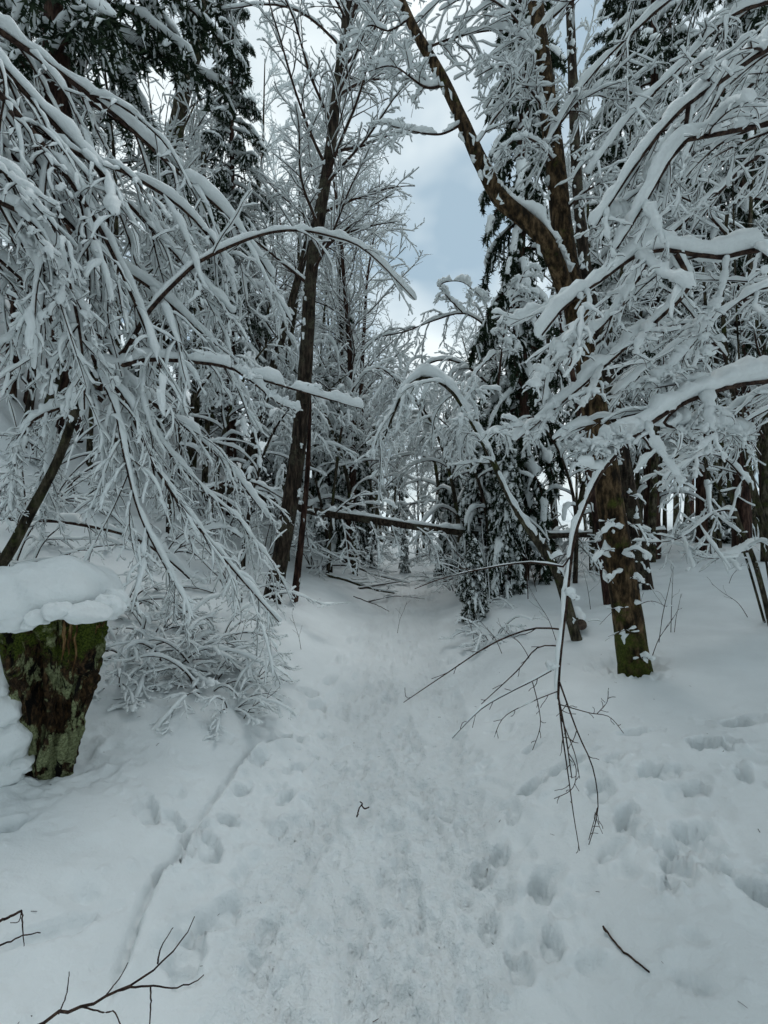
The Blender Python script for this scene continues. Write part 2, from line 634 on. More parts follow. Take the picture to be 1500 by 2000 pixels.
# deeper steps beside the path: pixel, half length, half width, heading, depth
for (u, v, a, b, an, dp) in [
        (1445, 1412, .17, .09, 10, .10), (1385, 1452, .17, .10, 5, .11), (1240, 1430, .17, .07, 5, .04), (978, 1665, .10, .055, 70, .055),
        (942, 1692, .10, .055, 75, .05), (1058, 1735, .10, .06, 70, .06), (1078, 1850, .10, .055, 80, .06), (955, 1790, .09, .05, 80, .045),
        (1012, 1880, .10, .06, 85, .05), (1220, 1610, .10, .06, 60, .07), (1325, 1690, .12, .08, 70, .07), (1345, 1635, .15, .09, 30, .05),
        (1478, 1740, .15, .09, 130, .085), (1185, 1668, .07, .05, 40, .03), (1110, 1492, .20, .06, 15, .05), (1040, 1535, .13, .07, 30, .06),
        (1170, 1545, .12, .08, 60, .06), (1290, 1510, .16, .08, 10, .045), (1450, 1512, .08, .05, 60, .06), (1360, 1540, .10, .06, 20, .05),
        (1350, 1920, .10, .04, 140, .03), (1270, 1500, .1, .06, 30, .035), (1040, 1460, .1, .05, 30, .035), (1000, 1590, .1, .05, 80, .04),
        (1230, 1585, .05, .04, 60, .04), (1300, 1655, .07, .05, 20, .04), (1390, 1690, .06, .05, 60, .04), (1200, 1480, .08, .05, 30, .03),
        (925, 1480, .08, .05, 20, .03), (900, 1600, .09, .05, 80, .035), (1100, 1780, .06, .05, 20, .02), (1430, 1465, .06, .05, 20, .02),
        (985, 1740, .07, .05, 75, .03), (905, 1740, .07, .05, 70, .03), (1145, 1880, .05, .04, 20, .02), (870, 1660, .09, .045, 80, .03),
        (290, 1582, .12, .07, 130, .05), (335, 1600, .12, .05, 160, .04), (405, 1655, .12, .07, 120, .055), (440, 1605, .06, .05, 60, .05),
        (472, 1545, .08, .05, 60, .05), (430, 1785, .14, .08, 60, .05), (365, 1870, .15, .09, 110, .06), (330, 1692, .11, .04, 55, .10),
        (375, 1628, .08, .03, 60, .07), (110, 1815, .20, .04, 50, .03), (540, 1610, .09, .045, 60, .04), (600, 1352, .14, .08, 10, .06),
        (620, 1375, .12, .08, 60, .06), (560, 1440, .14, .08, 20, .05), (20, 1612, .10, .06, 60, .05), (500, 1490, .10, .05, 60, .05),
        (645, 1330, .12, .07, 70, .05), (668, 1290, .12, .08, 80, .05), (520, 1790, .08, .05, 80, .04), (470, 1700, .10, .05, 70, .03),
        (575, 1500, .12, .06, 50, .04), (560, 1560, .10, .05, 60, .05), (690, 1250, .14, .09, 80, .05), (515, 1860, .05, .035, 60, -.03),
        (1300, 1120, .3, .12, 30, .10), (1380, 1110, .3, .12, 30, .08), (850, 1340, .12, .06, 80, .03), (880, 1290, .14, .08, 80, .04)]:
    p = ground_hit(u, v)
    imprint(p[0], p[1], a * .70, b * .74, R(an), dp * .95, 0.10)
    # heel pressed deeper, toe scuffed, crumbs thrown out round the rim
    ca, sa = math.cos(R(an)), math.sin(R(an))
    imprint(p[0] - ca * a * .35, p[1] - sa * a * .35, a * .35, b * .6, R(an), dp * .35, 0.0)
    imprint(p[0] + ca * a * .8, p[1] + sa * a * .8, a * .3, b * .5, R(an) + rg.standard_normal(), dp * .35, 0.1)
    for q in range(9):
        t_ = rg.random() * 6.28
        w = .008 + .016 * rg.random()
        imprint(p[0] + math.cos(t_) * a * (1 + .5 * rg.random()), p[1] + math.sin(t_) * a * (1 + .5 * rg.random()), w * 1.3, w, t_, -.008 - .012 * rg.random(), 0.0, flatbed=False)
# hollows melted round the trunk feet
for (u, v, w, dp) in [(1235, 1300, .30, .12), (533, 1168, .34, .10), (1492, 1215, .25, .07), (110, 1500, .30, .06)]:
    p = ground_hit(u, v)
    imprint(p[0], p[1] + .08, w, w * .9, 0, dp, 0.05, flatbed=False)
# random little pocks where clumps dropped from the trees
for k in range(110):
    u, v = rg.random() * 1500, 1230 + 700 * rg.random()
    p = ground_hit(u, v)
    if abs(p[0] - path_x(p[1])) > 0.5:
        w = 0.018 + 0.035 * rg.random()
        imprint(p[0], p[1], w * 1.4, w, rg.random() * 6, 0.004 + 0.012 * rg.random(), 0.2, flatbed=False)
for (u0, v0, n, sp) in [(1210, 1600, 26, .22), (1330, 1660, 30, .22), (1080, 1500, 22, .3), (1280, 1520, 20, .25), (960, 1700, 26, .22), (620, 1400, 22, .25), (480, 1560, 20, .2), (1040, 1830, 22, .2), (1420, 1720, 16, .15), (940, 1420, 26, .35)]:
    c = ground_hit(u0, v0)
    for k in range(n):
        w = 0.02 + 0.035 * rg.random()
        imprint(c[0] + rg.standard_normal() * sp, c[1] + rg.standard_normal() * sp, w * 1.5, w, rg.random() * 6, (rg.random() - .25) * .045, 0.2, flatbed=False)
# the cracked slab edge along the left side of the path
crack = np.array([ground_hit(u, v)[:2] for u, v in [(236, 1900), (255, 1840), (285, 1760), (305, 1715), (345, 1672), (372, 1632), (400, 1588), (432, 1545), (470, 1490), (510, 1458), (560, 1438)]])
cp = resample(crack[None].repeat(1, 0).reshape(1, -1, 2).astype(float), 260)[0]
j1 = np.searchsorted(gy, cp[:, 1].max() + 0.3)
i0, i1 = np.searchsorted(gx, [cp[:, 0].min() - 0.3, cp[:, 0].max() + 0.3])
subx, suby = GX[:j1, i0:i1], GY[:j1, i0:i1]
best = np.full(subx.shape, 9.0)
sgn = np.zeros(subx.shape)
cpT = np.gradient(cp, axis=0)
for k in range(len(cp)):
    dx, dy = subx - cp[k, 0], suby - cp[k, 1]
    d2 = np.sqrt(dx * dx + dy * dy)
    m = d2 < best
    best[m] = d2[m]
    sgn[m] = np.sign(dx * cpT[k, 1] - dy * cpT[k, 0])[m]
wob = 0.6 + 0.8 * (vnoise(subx, suby, 0.13, 5, 5) * 0.5 + 0.5)
GZ[:j1, i0:i1] += np.where(sgn > 0, 0.028 * np.exp(-((best - 0.03) / 0.05) ** 2) * wob, 0) - 0.055 * np.exp(-(best / 0.016) ** 2) * wob - np.where(sgn < 0, 0.018 * np.exp(-best / 0.10), 0)
# clods and ski-pole sized dents along the left edge of the trodden strip
for k in range(140):
    y = 1.6 + 6 * rg.random()
    w = 0.02 + 0.04 * rg.random()
    imprint(path_x(y) - 0.62 + rg.standard_normal() * 0.13, y, w * 1.5, w, rg.random() * 6, (rg.random() - .35) * .045, 0.2, flatbed=False)
for k in range(140):
    y = 1.6 + 6 * rg.random()
    w = 0.02 + 0.035 * rg.random()
    imprint(path_x(y) + 0.68 + rg.standard_normal() * 0.16, y, w * 1.5, w, rg.random() * 6, (rg.random() - .35) * .040, 0.2, flatbed=False)

ny, nx = GX.shape
idx = np.arange(ny * nx).reshape(ny, nx)
GF = np.stack([idx[:-1, :-1], idx[:-1, 1:], idx[1:, 1:], idx[1:, :-1]], -1).reshape(-1, 4)
GZ += 0.0035 * vnoise(GX, GY, 0.027, 6, 6) * (0.2 + trod) * smooth(6, 3, GY)
ground = tag(add('ground', np.stack([GX, GY, GZ], -1).reshape(-1, 3), GF, SNOW_GROUND), kind='structure')
att = ground.data.attributes.new('trodden', 'FLOAT', 'POINT')
att.data.foreach_set('value', trod.ravel().astype(np.float32))


def gz(x, y):
    return float(ground_base(np.array([x]), np.array([y]))[0])


def keep_above(P, c=0.015):
    P[..., 2] = np.maximum(P[..., 2], ground_base(P[..., 0], P[..., 1]) + c)
    return P


# ------------------------------------------------------------------ tree kit
def curve(pts, K):
    """control pixels (u, v, depth) -> (1,K,3)"""
    C = np.array([at(*p) for p in pts])[None]
    C = resample(C, 200)
    L = np.concatenate([[0], np.cumsum(np.linalg.norm(np.diff(C[0], axis=0), axis=1))])
    t = np.linspace(0, L[-1], K)
    return np.stack([np.interp(t, L, C[0][:, i]) for i in range(3)], -1)[None]


def trunk_geo(P, r, sides, rng, ridge=0.10, flare=0.0):
    """bark with lengthwise ridges; r (K,)"""
    K = P.shape[1]
    T, A, B = frames(P, np.random.default_rng(3), upright=False)
    th = np.arange(sides) / sides * 2 * np.pi
    L = np.concatenate([[0], np.cumsum(np.linalg.norm(np.diff(P[0], axis=0), axis=1))])
    o = rng.random() * 50
    n = vnoise(th[None, :] * 3.2 / (2 * np.pi) * 4, L[:, None] * 3.0, 1.0, o, o) * 0.6 + vnoise(th[None, :] * 9, L[:, None] * 9, 1.0, o, 3) * 0.4
    n += 0.5 * vnoise(th[None, :] * 0 + o, L[:, None], 0.35)
    rr = r[:, None] * (1 + ridge * n)
    if flare:
        rr = rr * (1 + flare * np.exp(-L / 0.16)[:, None] * (0.7 + 0.6 * np.cos(th * 3 + o)[None, :] * 0.5))
    V = P[0][:, None, :] + rr[..., None] * (np.cos(th)[None, :, None] * A[0][:, None, :] + np.sin(th)[None, :, None] * B[0][:, None, :])
    return V.reshape(-1, 3), ring_faces(1, K, sides)


def plaster(P, r, n, rng, toward, s0=0.03, t=(0.0, 1.0), spread=0.6, ln=0.05):
    """snow stuck to the side of a trunk: n small patches facing about `toward`"""
    K = P.shape[1]
    i = (K - 1) * (t[0] + (t[1] - t[0]) * rng.random(n))
    f = np.clip(i.astype(int), 0, K - 2)
    w = (i - f)[:, None]
    c = P[0][f] * (1 - w) + P[0][f + 1] * w
    rad = r[f]
    tan = norm(P[0][f + 1] - P[0][f])
    dirv = norm(np.array(toward)[None] + spread * rng.standard_normal((n, 3)))
    dirv = norm(dirv - (dirv * tan).sum(-1, keepdims=True) * tan)
    cc = c + dirv * (rad * 0.93)[:, None]
    k = np.linspace(-1, 1, 5)[None, :, None]
    Q = cc[:, None, :] + tan[:, None, :] * k * (ln * (0.4 + rng.random(n)))[:, None, None] + 0.012 * rng.standard_normal((n, 5, 3))
    A = np.repeat(dirv[:, None, :], 5, 1)
    return snow_on(Q, np.full((n, 5), 0.002), s0, rng, sides=6, gaps=0, lump=2, steep=0.8, A=A, tip=0.3)


def twig_set(P0, R0, levels, rng, clip=True, prune=None):
    """grow successive levels on limbs P0; returns list of (P, R, limb index)"""
    out = [(P0, R0, np.arange(len(P0)))]
    P, Rr, anc = out[0]
    for lv in levels:
        pos, d, ln, rr, par = spawn(P, Rr, lv['n'], rng, t0=lv.get('t0', .12), ang=lv.get('ang', (35, 60)), ratio=lv.get('ratio', .45), taper=lv.get('taper', .5), flat=lv.get('flat', 25), rfac=lv.get('rfac', .55), rmax=lv.get('rmax', .012), minlen=lv.get('minlen', .05))
        a2 = anc[par]
        if 'down' in lv:
            d = norm(d + np.array([0, 0, -lv['down']]))
        if 'maxlen' in lv:
            ln = np.minimum(ln, lv['maxlen'] * (0.6 + 0.5 * rng.random(len(ln))))
        P2, R2 = grow(pos, d, ln, rr, lv['K'], rng, lv.get('droop', .1), lv.get('wander', .15))
        if clip:
            keep_above(P2)
        ok = (np.linalg.norm(P2 - np.array([0, 0, CAM_Z]), axis=-1).min(1) > 1.25)
        if prune is not None:
            ok &= prune(P2)
        P, Rr, anc = P2[ok], R2[ok], a2[ok]
        out.append((P, Rr, anc))
    return out


def clear_gap(P):
    """keep twigs out of the open air over the path (world-space wedge)"""
    u = 750 + FPX * P[..., 0] / np.maximum(P[..., 1], .1)
    v = 1000 - FPX * (P[..., 2] - CAM_Z) / np.maximum(P[..., 1], .1)
    inside = (v > 225) & (v < 560) & (u > 800 + np.abs(v - 420) * 0.12) & (u < 955)
    return ~(inside.mean(1) > 0.34)


def limbs_to_objects(root, base, sets, snow, rng, bark=TWIG, part='branch', limb_sides=7, snow_mat=None):
    """one bark mesh per limb (with its twigs) and its snow as a sub-part"""
    n = len(sets[0][0])
    for i in range(n):
        bp, sp = [], []
        for lv, (P, Rr, anc) in enumerate(sets):
            m = anc == i
            if not m.any():
                continue
            bp.append(tubes(P[m], Rr[m], limb_sides if lv == 0 else (4 if lv == 1 else 3), rng, upright=(lv > 0)))
            sn = snow[lv]
            if sn and sn['s'] > 0:
                sp.append(snow_on(P[m], Rr[m], sn['s'], rng, sides=sn.get('sides', 6), K2=sn.get('K2'), gaps=sn.get('gaps', .15), lump=sn.get('lump', 3), steep=sn.get('steep', .35), wide=sn.get('wide', 1.0)))
        V, F = join(bp)
        o = add(part, V, F, bark, root, base)
        if sp:
            V, F = join(sp)
            add('snow_cover', V, F, snow_mat or SNOW, o, base)


def limb_stack(specs, K=22):
    """specs: (pixel control points, r0, r1)"""
    P = np.concatenate([curve(p, K) for p, _, _ in specs])
    Rr = np.stack([np.linspace(a, b, K) for _, a, b in specs])
    return P, Rr

# ------------------------------------------------------------------ left: trees hanging over the path
def hero_tree(name, label, cat, group, trunks, limbs, levels, snow, seed, limb_K=22, bark=BARK_GREY, twig=TWIG, base=None, prune=None, plast=0, plast_dir=(0, -0.3, 0.3), trunk_sides=14, ridge=.08, flare=0.0, trunk_snow=0.0, trunk_K=40, snow_mat=None):
    """trunks: list of (pixel points, r0, r1); limbs the same; twigs are grown on the limbs"""
    rng = np.random.default_rng(seed)
    TP = [(curve(p, trunk_K), np.linspace(a, b, trunk_K)) for p, a, b in trunks]
    if base is None:
        base = TP[0][0][0, 0].copy()
    root = root_at(name, base, label, cat, group)
    for P, r in TP:
        V, F = trunk_geo(P, r, trunk_sides, rng, ridge, flare)
        o = add('trunk', V, F, bark, root, base)
        sp = []
        if plast:
            sp.append(plaster(P, r, plast, rng, plast_dir, s0=r.mean() * 0.35))
        if trunk_snow:
            sp.append(snow_on(P, r[None] * 1.0, trunk_snow, rng, sides=8, K2=70, gaps=.25, lump=9, steep=.15, A=np.repeat(np.array([[[0, 0, 1.0]]]), 70, 1), lean=0.1))
        if sp:
            V, F = join(sp)
            add('snow_cover', V, F, SNOW, o, base)
    if limbs:
        P0, R0 = limb_stack(limbs, limb_K)
        sets = twig_set(P0, R0, levels, rng, prune=prune)
        limbs_to_objects(root, base, sets, snow, rng, bark=twig, snow_mat=snow_mat)
    return root, rng


# big beech out of the frame to the left: heavy planar sprays
def off(x, y, z):
    """a point given in metres, written as pixel coordinates for the control lists"""
    return (750 + FPX * x / y, 1000 - FPX * (z - CAM_Z) / y, y)


bx, by = -3.3, 2.5
bz = gz(bx, by)
hero_tree('beech_tree', 'tree leaning in at upper left, broad white sprays of snow hanging from its boughs', 'tree', None,
          [([off(bx, by, bz - .1), off(bx + .05, by, bz + 1.5), off(bx + .2, by + .1, 3.6), off(bx + .3, by + .2, 5.2)], .13, .08)],
          [([(-330, -120, 2.6), (-100, 80, 2.65), (0, 185, 2.7), (90, 290, 2.8), (180, 420, 2.9), (250, 560, 3.0), (315, 720, 3.1)], .028, .006),
           ([(-330, -160, 2.7), (-80, 40, 2.8), (0, 125, 2.85), (90, 225, 2.95), (190, 330, 3.1), (280, 430, 3.3), (360, 515, 3.4), (450, 610, 3.6)], .03, .006),
           ([(-330, 100, 2.5), (-60, 290, 2.5), (20, 345, 2.5), (70, 430, 2.55), (85, 560, 2.6), (70, 720, 2.6)], .022, .004),
           ([(-330, -220, 2.9), (-40, 30, 3.1), (100, 130, 3.3), (230, 230, 3.6), (340, 330, 3.8), (450, 430, 4.0), (530, 540, 4.2)], .03, .006),
           ([(-330, -60, 2.6), (-60, 170, 2.75), (40, 235, 2.9), (150, 300, 3.0), (260, 345, 3.2), (370, 420, 3.4), (450, 520, 3.6)], .026, .005),
           ([(-330, 250, 2.4), (-60, 370, 2.45), (60, 430, 2.5), (130, 540, 2.6), (160, 680, 2.7), (165, 800, 2.8)], .02, .004),
           ([(-330, 20, 2.8), (-30, 250, 3.0), (100, 400, 3.1), (200, 500, 3.2), (290, 560, 3.3), (400, 660, 3.5), (460, 760, 3.7)], .025, .005),
           ([(-330, 330, 2.7), (-40, 480, 2.9), (60, 560, 3.0), (180, 640, 3.1), (240, 740, 3.2), (260, 860, 3.2)], .02, .004)],
          [dict(n=14, K=9, ratio=.36, taper=.35, ang=(30, 55), flat=22, droop=.13, down=.35, wander=.09, rfac=.55, rmax=.009),
           dict(n=7, K=6, ratio=.42, taper=.4, ang=(30, 60), flat=22, droop=.13, down=.2, wander=.15, rfac=.7, rmax=.007),
           dict(n=2, K=4, ratio=.5, taper=.3, ang=(30, 60), flat=30, droop=.12, wander=.2, rfac=.75, rmax=.005)],
          [dict(s=.052, K2=60, lump=14, gaps=.10, sides=8, wide=1.1), dict(s=.028, K2=16, lump=5, gaps=.18, steep=.45, wide=1.2), dict(s=.018, lump=3, gaps=.24, steep=.45, wide=1.25), dict(s=.011, sides=5, lump=2, gaps=.35, steep=.5)],
          seed=21, snow_mat=SNOW_MOUND)

# slim bent tree by the stump: stem rises from the left edge, then boughs arch across and fall
ax, ay = at(-120, 1225, 2.9)[:2]
BENT, brng = hero_tree('bent_tree', 'slim bent tree behind the stump, boughs arching and drooping under snow', 'tree', None,
          [([off(ax - .05, ay, gz(ax - .05, ay) - .1), (-90, 1195, 2.9), (0, 1105, 2.9), (60, 1000, 2.95), (112, 900, 3.0), (138, 830, 3.0), (160, 765, 3.0), (190, 718, 3.05)], .04, .021)],
          [([(190, 718, 3.05), (160, 640, 3.0), (125, 540, 3.0), (60, 460, 2.9)], .014, .004),
           ([(190, 722, 3.05), (240, 775, 3.0), (275, 850, 3.0), (320, 940, 3.05), (395, 1040, 3.15), (470, 1130, 3.3), (545, 1215, 3.4)], .014, .004),
           ([(190, 725, 3.05), (225, 800, 2.9), (245, 900, 2.85), (275, 1010, 2.85), (330, 1120, 2.9), (370, 1190, 2.95)], .012, .004),
           ([(150, 790, 3.0), (95, 805, 2.9), (50, 840, 2.85), (25, 930, 2.8), (15, 1000, 2.8)], .010, .003),
           ([(190, 718, 3.05), (260, 760, 3.3), (310, 860, 3.5), (390, 950, 3.7), (470, 1020, 3.9), (530, 1110, 4.1)], .014, .004),
           ([(190, 722, 3.05), (300, 790, 3.5), (380, 850, 3.9), (460, 930, 4.2), (520, 1010, 4.4)], .014, .004),
           ([(190, 718, 3.05), (150, 760, 3.2), (110, 830, 3.3), (95, 920, 3.3), (100, 1010, 3.3)], .012, .004)],
          [dict(n=15, K=8, ratio=.34, taper=.35, ang=(25, 55), flat=40, droop=.20, wander=.08, rfac=.5, rmax=.006, maxlen=.8),
           dict(n=8, K=6, ratio=.38, taper=.4, ang=(25, 55), flat=40, droop=.17, wander=.14, rfac=.65, rmax=.005),
           dict(n=2, K=4, ratio=.42, taper=.3, ang=(30, 60), flat=40, droop=.12, wander=.2, rfac=.75, rmax=.0038)],
          [dict(s=.046, K2=56, lump=10, gaps=.05, sides=8), dict(s=.0145, K2=14, lump=5, gaps=.18, steep=.5, wide=1.15), dict(s=.0100, lump=3, gaps=.24, steep=.5, wide=1.15), dict(s=.0075, sides=5, lump=2, gaps=.35, steep=.5)],
          seed=22, bark=BARK_GREY, prune=clear_gap)
# its long outstretched boughs: thick snow, few twigs
P0, R0 = limb_stack([([(190, 718, 3.05), (235, 715, 3.07), (300, 702, 3.1), (430, 714, 3.2), (500, 738, 3.25), (600, 768, 3.4), (705, 798, 3.6)], .017, .004),
           ([(455, 720, 3.2), (500, 752, 3.22), (540, 785, 3.25), (578, 802, 3.25)], .008, .004),
           ([(190, 718, 3.05), (240, 690, 3.07), (290, 610, 3.1), (350, 545, 3.2), (400, 505, 3.3), (500, 462, 3.5), (570, 450, 3.6), (640, 460, 3.8), (715, 490, 3.9), (810, 585, 4.1)], .016, .004)], 30)
st = twig_set(P0, R0, [dict(n=6, K=7, ratio=.16, taper=.3, ang=(25, 55), flat=40, droop=.10, wander=.12, rfac=.5, rmax=.004, t0=.3), dict(n=4, K=4, ratio=.4, flat=40, droop=.1, rmax=.003)], brng, prune=clear_gap)
limbs_to_objects(BENT, np.array(BENT.location), st, [dict(s=.044, K2=70, lump=14, gaps=.08, sides=8), dict(s=.018, K2=12, lump=4, gaps=.2, steep=.4), dict(s=.011, gaps=.25, sides=5)], brng, snow_mat=SNOW_MOUND)

# ------------------------------------------------------------------ right: boughs reaching in from out of frame
cx, cy = 3.3, 2.2
cz = gz(cx, cy)
CROOT, crng = hero_tree('roadside_tree', 'tree beyond the right edge, thick finger-like snow on its outstretched boughs', 'tree', None,
          [([off(cx, cy, cz - .1), off(cx - .05, cy, cz + 1.2), off(cx - .15, cy, 3.4), off(cx - .2, cy, 5.0)], .11, .07)],
          [([off(cx - .2, cy, 4.6), (1750, -40, 2.2), (1500, 95, 2.2), (1420, 150, 2.15), (1330, 215, 2.1), (1250, 310, 2.1), (1165, 440, 2.1)], .024, .005),
           ([off(cx - .15, cy, 3.6), (1700, 190, 2.1), (1500, 242, 2.1), (1400, 262, 2.05), (1335, 278, 2.05), (1290, 345, 2.05), (1240, 430, 2.05), (1205, 485, 2.05)], .022, .005),
           ([(1345, 205, 2.1), (1330, 280, 2.12), (1280, 350, 2.15), (1230, 420, 2.2), (1190, 440, 2.2)], .010, .004),
           ([off(cx - .1, cy, 2.9), (1720, 470, 2.1), (1500, 485, 2.1), (1400, 503, 2.1), (1270, 488, 2.1), (1180, 545, 2.05), (1110, 592, 2.0), (1058, 655, 2.0)], .022, .004),
           ([(1275, 492, 2.1), (1215, 590, 2.15), (1150, 660, 2.2), (1080, 690, 2.25), (1060, 780, 2.3)], .010, .003),
           ([(1320, 495, 2.1), (1345, 560, 2.15), (1290, 620, 2.2), (1210, 690, 2.2), (1130, 760, 2.25), (1010, 860, 2.4)], .011, .003),
           ([(1420, 500, 2.1), (1400, 600, 2.1), (1330, 700, 2.15), (1270, 760, 2.2)], .010, .003),
           ([off(cx - .05, cy, 2.1), (1700, 725, 2.25), (1500, 745, 2.2), (1430, 755, 2.15), (1330, 790, 2.1), (1240, 850, 2.05), (1205, 885, 2.02)], .017, .009),
           ([(1250, 845, 2.05), (1210, 862, 2.03), (1180, 868, 2.02), (1145, 868, 2.0)], .007, .004),
           ([(1330, 790, 2.1), (1300, 830, 2.12), (1400, 840, 2.2), (1455, 850, 2.2)], .008, .003)],
          [dict(n=8, K=9, ratio=.30, taper=.4, ang=(25, 55), flat=24, droop=.07, wander=.08, rfac=.5, rmax=.008, t0=.2, maxlen=.6),
           dict(n=5, K=6, ratio=.45, taper=.4, ang=(25, 55), flat=25, droop=.08, wander=.15, rfac=.6, rmax=.005),
           dict(n=2, K=4, ratio=.4, taper=.3, ang=(30, 60), flat=30, droop=.08, wander=.2, rfac=.7, rmax=.003)],
          [dict(s=.050, K2=80, lump=18, gaps=.12, sides=9, steep=.18), dict(s=.028, K2=18, lump=6, gaps=.2, steep=.25, wide=1.1), dict(s=.0150, K2=9, lump=3, gaps=.15, steep=.3, wide=1.0), dict(s=.0085, sides=5, lump=2, gaps=.2, steep=.3)],
          seed=31, bark=BARK_GREY, snow_mat=SNOW_MOUND)
# its bare hanging tips over the right bank
cb = np.array(CROOT.location)
P0, R0 = limb_stack([([(1212, 878, 2.03), (1170, 930, 1.98), (1138, 1000, 1.93), (1120, 1060, 1.9), (1106, 1180, 1.85), (1094, 1290, 1.8), (1090, 1365, 1.78)], .009, .005)], 30)
st = twig_set(P0, R0, [dict(n=5, K=6, ratio=.10, ang=(35, 70), flat=60, droop=.03, wander=.15, rfac=.5, rmax=.003)], crng)
limbs_to_objects(CROOT, cb, st, [dict(s=.026, gaps=.35, lump=12, K2=60, sides=8, steep=.30), dict(s=.022, gaps=.3, lump=2, K2=12, sides=7)], crng)
specs = [([(1090, 1350, 1.78), (1098, 1430, 1.77), (1112, 1530, 1.76), (1120, 1590, 1.76), (1132, 1662, 1.75)], .0035, .0014),
         ([(1092, 1330, 1.78), (1128, 1430, 1.77), (1158, 1500, 1.76), (1168, 1580, 1.75), (1150, 1650, 1.75)], .0035, .0014),
         ([(1094, 1300, 1.8), (1040, 1330, 1.78), (1000, 1350, 1.77), (940, 1385, 1.76), (883, 1442, 1.74)], .003, .0014),
         ([(1102, 1230, 1.83), (1040, 1228, 1.83), (960, 1258, 1.82), (880, 1310, 1.8), (788, 1372, 1.78)], .004, .0014),
         ([(1090, 1375, 1.78), (1150, 1392, 1.78), (1190, 1400, 1.78), (1218, 1432, 1.78)], .0022, .0012),
         ([(1165, 1395, 1.78), (1185, 1372, 1.78), (1188, 1350, 1.78)], .0016, .0012),
         ([(1110, 1470, 1.77), (1125, 1500, 1.77), (1118, 1540, 1.77), (1082, 1560, 1.77)], .0018, .0012),
         ([(1095, 1400, 1.77), (1122, 1470, 1.78), (1132, 1520, 1.79)], .0022, .0014),
         ([(1090, 1360, 1.78), (1104, 1430, 1.80), (1117, 1520, 1.80)], .0040, .0020),
         ([(1040, 1332, 1.78), (1052, 1380, 1.77), (1055, 1420, 1.77), (1040, 1465, 1.76)], .0020, .0012),
         ([(1090, 1350, 1.78), (1040, 1370, 1.78), (985, 1400, 1.77), (965, 1440, 1.76)], .0020, .0012),
         ([(1150, 1640, 1.75), (1165, 1590, 1.75), (1170, 1610, 1.74)], .0014, .0011),
         ([(1120, 1055, 1.9), (1105, 1105, 1.88), (1040, 1098, 1.92), (960, 1108, 2.0), (870, 1128, 2.1), (810, 1150, 2.2)], .005, .0018),
         ([(1095, 1262, 1.82), (1050, 1265, 1.82), (1010, 1310, 1.82), (940, 1375, 1.82)], .003, .0014)]
P0, R0 = limb_stack(specs, 14)
st = twig_set(P0, R0, [dict(n=5, K=5, ratio=.16, ang=(30, 55), flat=60, droop=.03, wander=.2, rfac=.7, rmax=.002, minlen=.03)], crng)
limbs_to_objects(CROOT, cb, st, [dict(s=.006, gaps=.75, lump=6), None], crng, part='hanging_twig')

# dense fine canopy of a second tree behind it, upper right
dx_, dy_ = 4.6, 4.4
dz_ = gz(dx_, dy_)
hero_tree('overhanging_tree', 'taller tree at upper right, fine white twigs raking down across the top corner', 'tree', None,
          [([off(dx_, dy_, dz_ - .1), off(dx_ + .05, dy_, 3), off(dx_ - .1, dy_, 5.5), off(dx_ - .3, dy_, 8.0)], .13, .07)],
          [([off(dx_ - .1, dy_, 6.6), (1450, 20, 4.1), (1330, 130, 4.0), (1230, 230, 3.9), (1150, 340, 3.9)], .022, .005),
           ([off(dx_ - .2, dy_, 7.2), (1400, -60, 4.2), (1240, 60, 4.2), (1130, 180, 4.2), (1060, 300, 4.2)], .022, .005),
           ([off(dx_ - .3, dy_, 7.8), (1300, -110, 4.4), (1120, 0, 4.4), (1020, 100, 4.4), (950, 210, 4.4)], .022, .005),
           ([off(dx_ - .1, dy_, 5.0), (1500, 300, 3.9), (1400, 380, 3.8), (1300, 470, 3.7), (1200, 590, 3.6)], .02, .005),
           ([off(dx_, dy_, 4.0), (1500, 560, 4.0), (1400, 620, 4.0), (1300, 690, 4.0), (1200, 770, 4.0)], .018, .005),
           ([off(dx_ - .1, dy_, 5.9), (1480, 160, 4.0), (1380, 260, 4.0), (1300, 380, 4.0), (1260, 470, 4.0)], .02, .005),
           ([off(dx_ - .1, dy_, 6.2), (1500, 80, 3.6), (1400, 200, 3.5), (1330, 330, 3.5)], .02, .005),
           ([off(dx_ - .3, dy_, 7.9), (1200, -200, 4.8), (1000, -120, 5.0), (880, -20, 5.0), (800, 60, 5.0)], .02, .005),
           ([off(dx_, dy_, 3.0), (1500, 800, 4.2), (1420, 850, 4.3), (1350, 900, 4.3), (1290, 960, 4.3)], .015, .004)],
          [dict(n=13, K=8, ratio=.40, taper=.4, ang=(25, 55), flat=35, droop=.09, wander=.1, rfac=.5, rmax=.008, maxlen=.9),
           dict(n=8, K=5, ratio=.42, taper=.4, ang=(25, 55), flat=35, droop=.10, wander=.16, rfac=.6, rmax=.005),
           dict(n=1, K=4, ratio=.55, taper=.3, ang=(30, 60), flat=35, droop=.08, wander=.2, rfac=.8, rmax=.004)],
          [dict(s=.045, K2=44, lump=10, gaps=.08, sides=7), dict(s=.023, K2=12, lump=4, gaps=.15, steep=.4, wide=1.0), dict(s=.0135, lump=3, gaps=.18, steep=.45, sides=5), dict(s=.0095, sides=4, lump=2, gaps=.2, steep=.45)],
          seed=32, bark=BARK_GREY, prune=clear_gap)

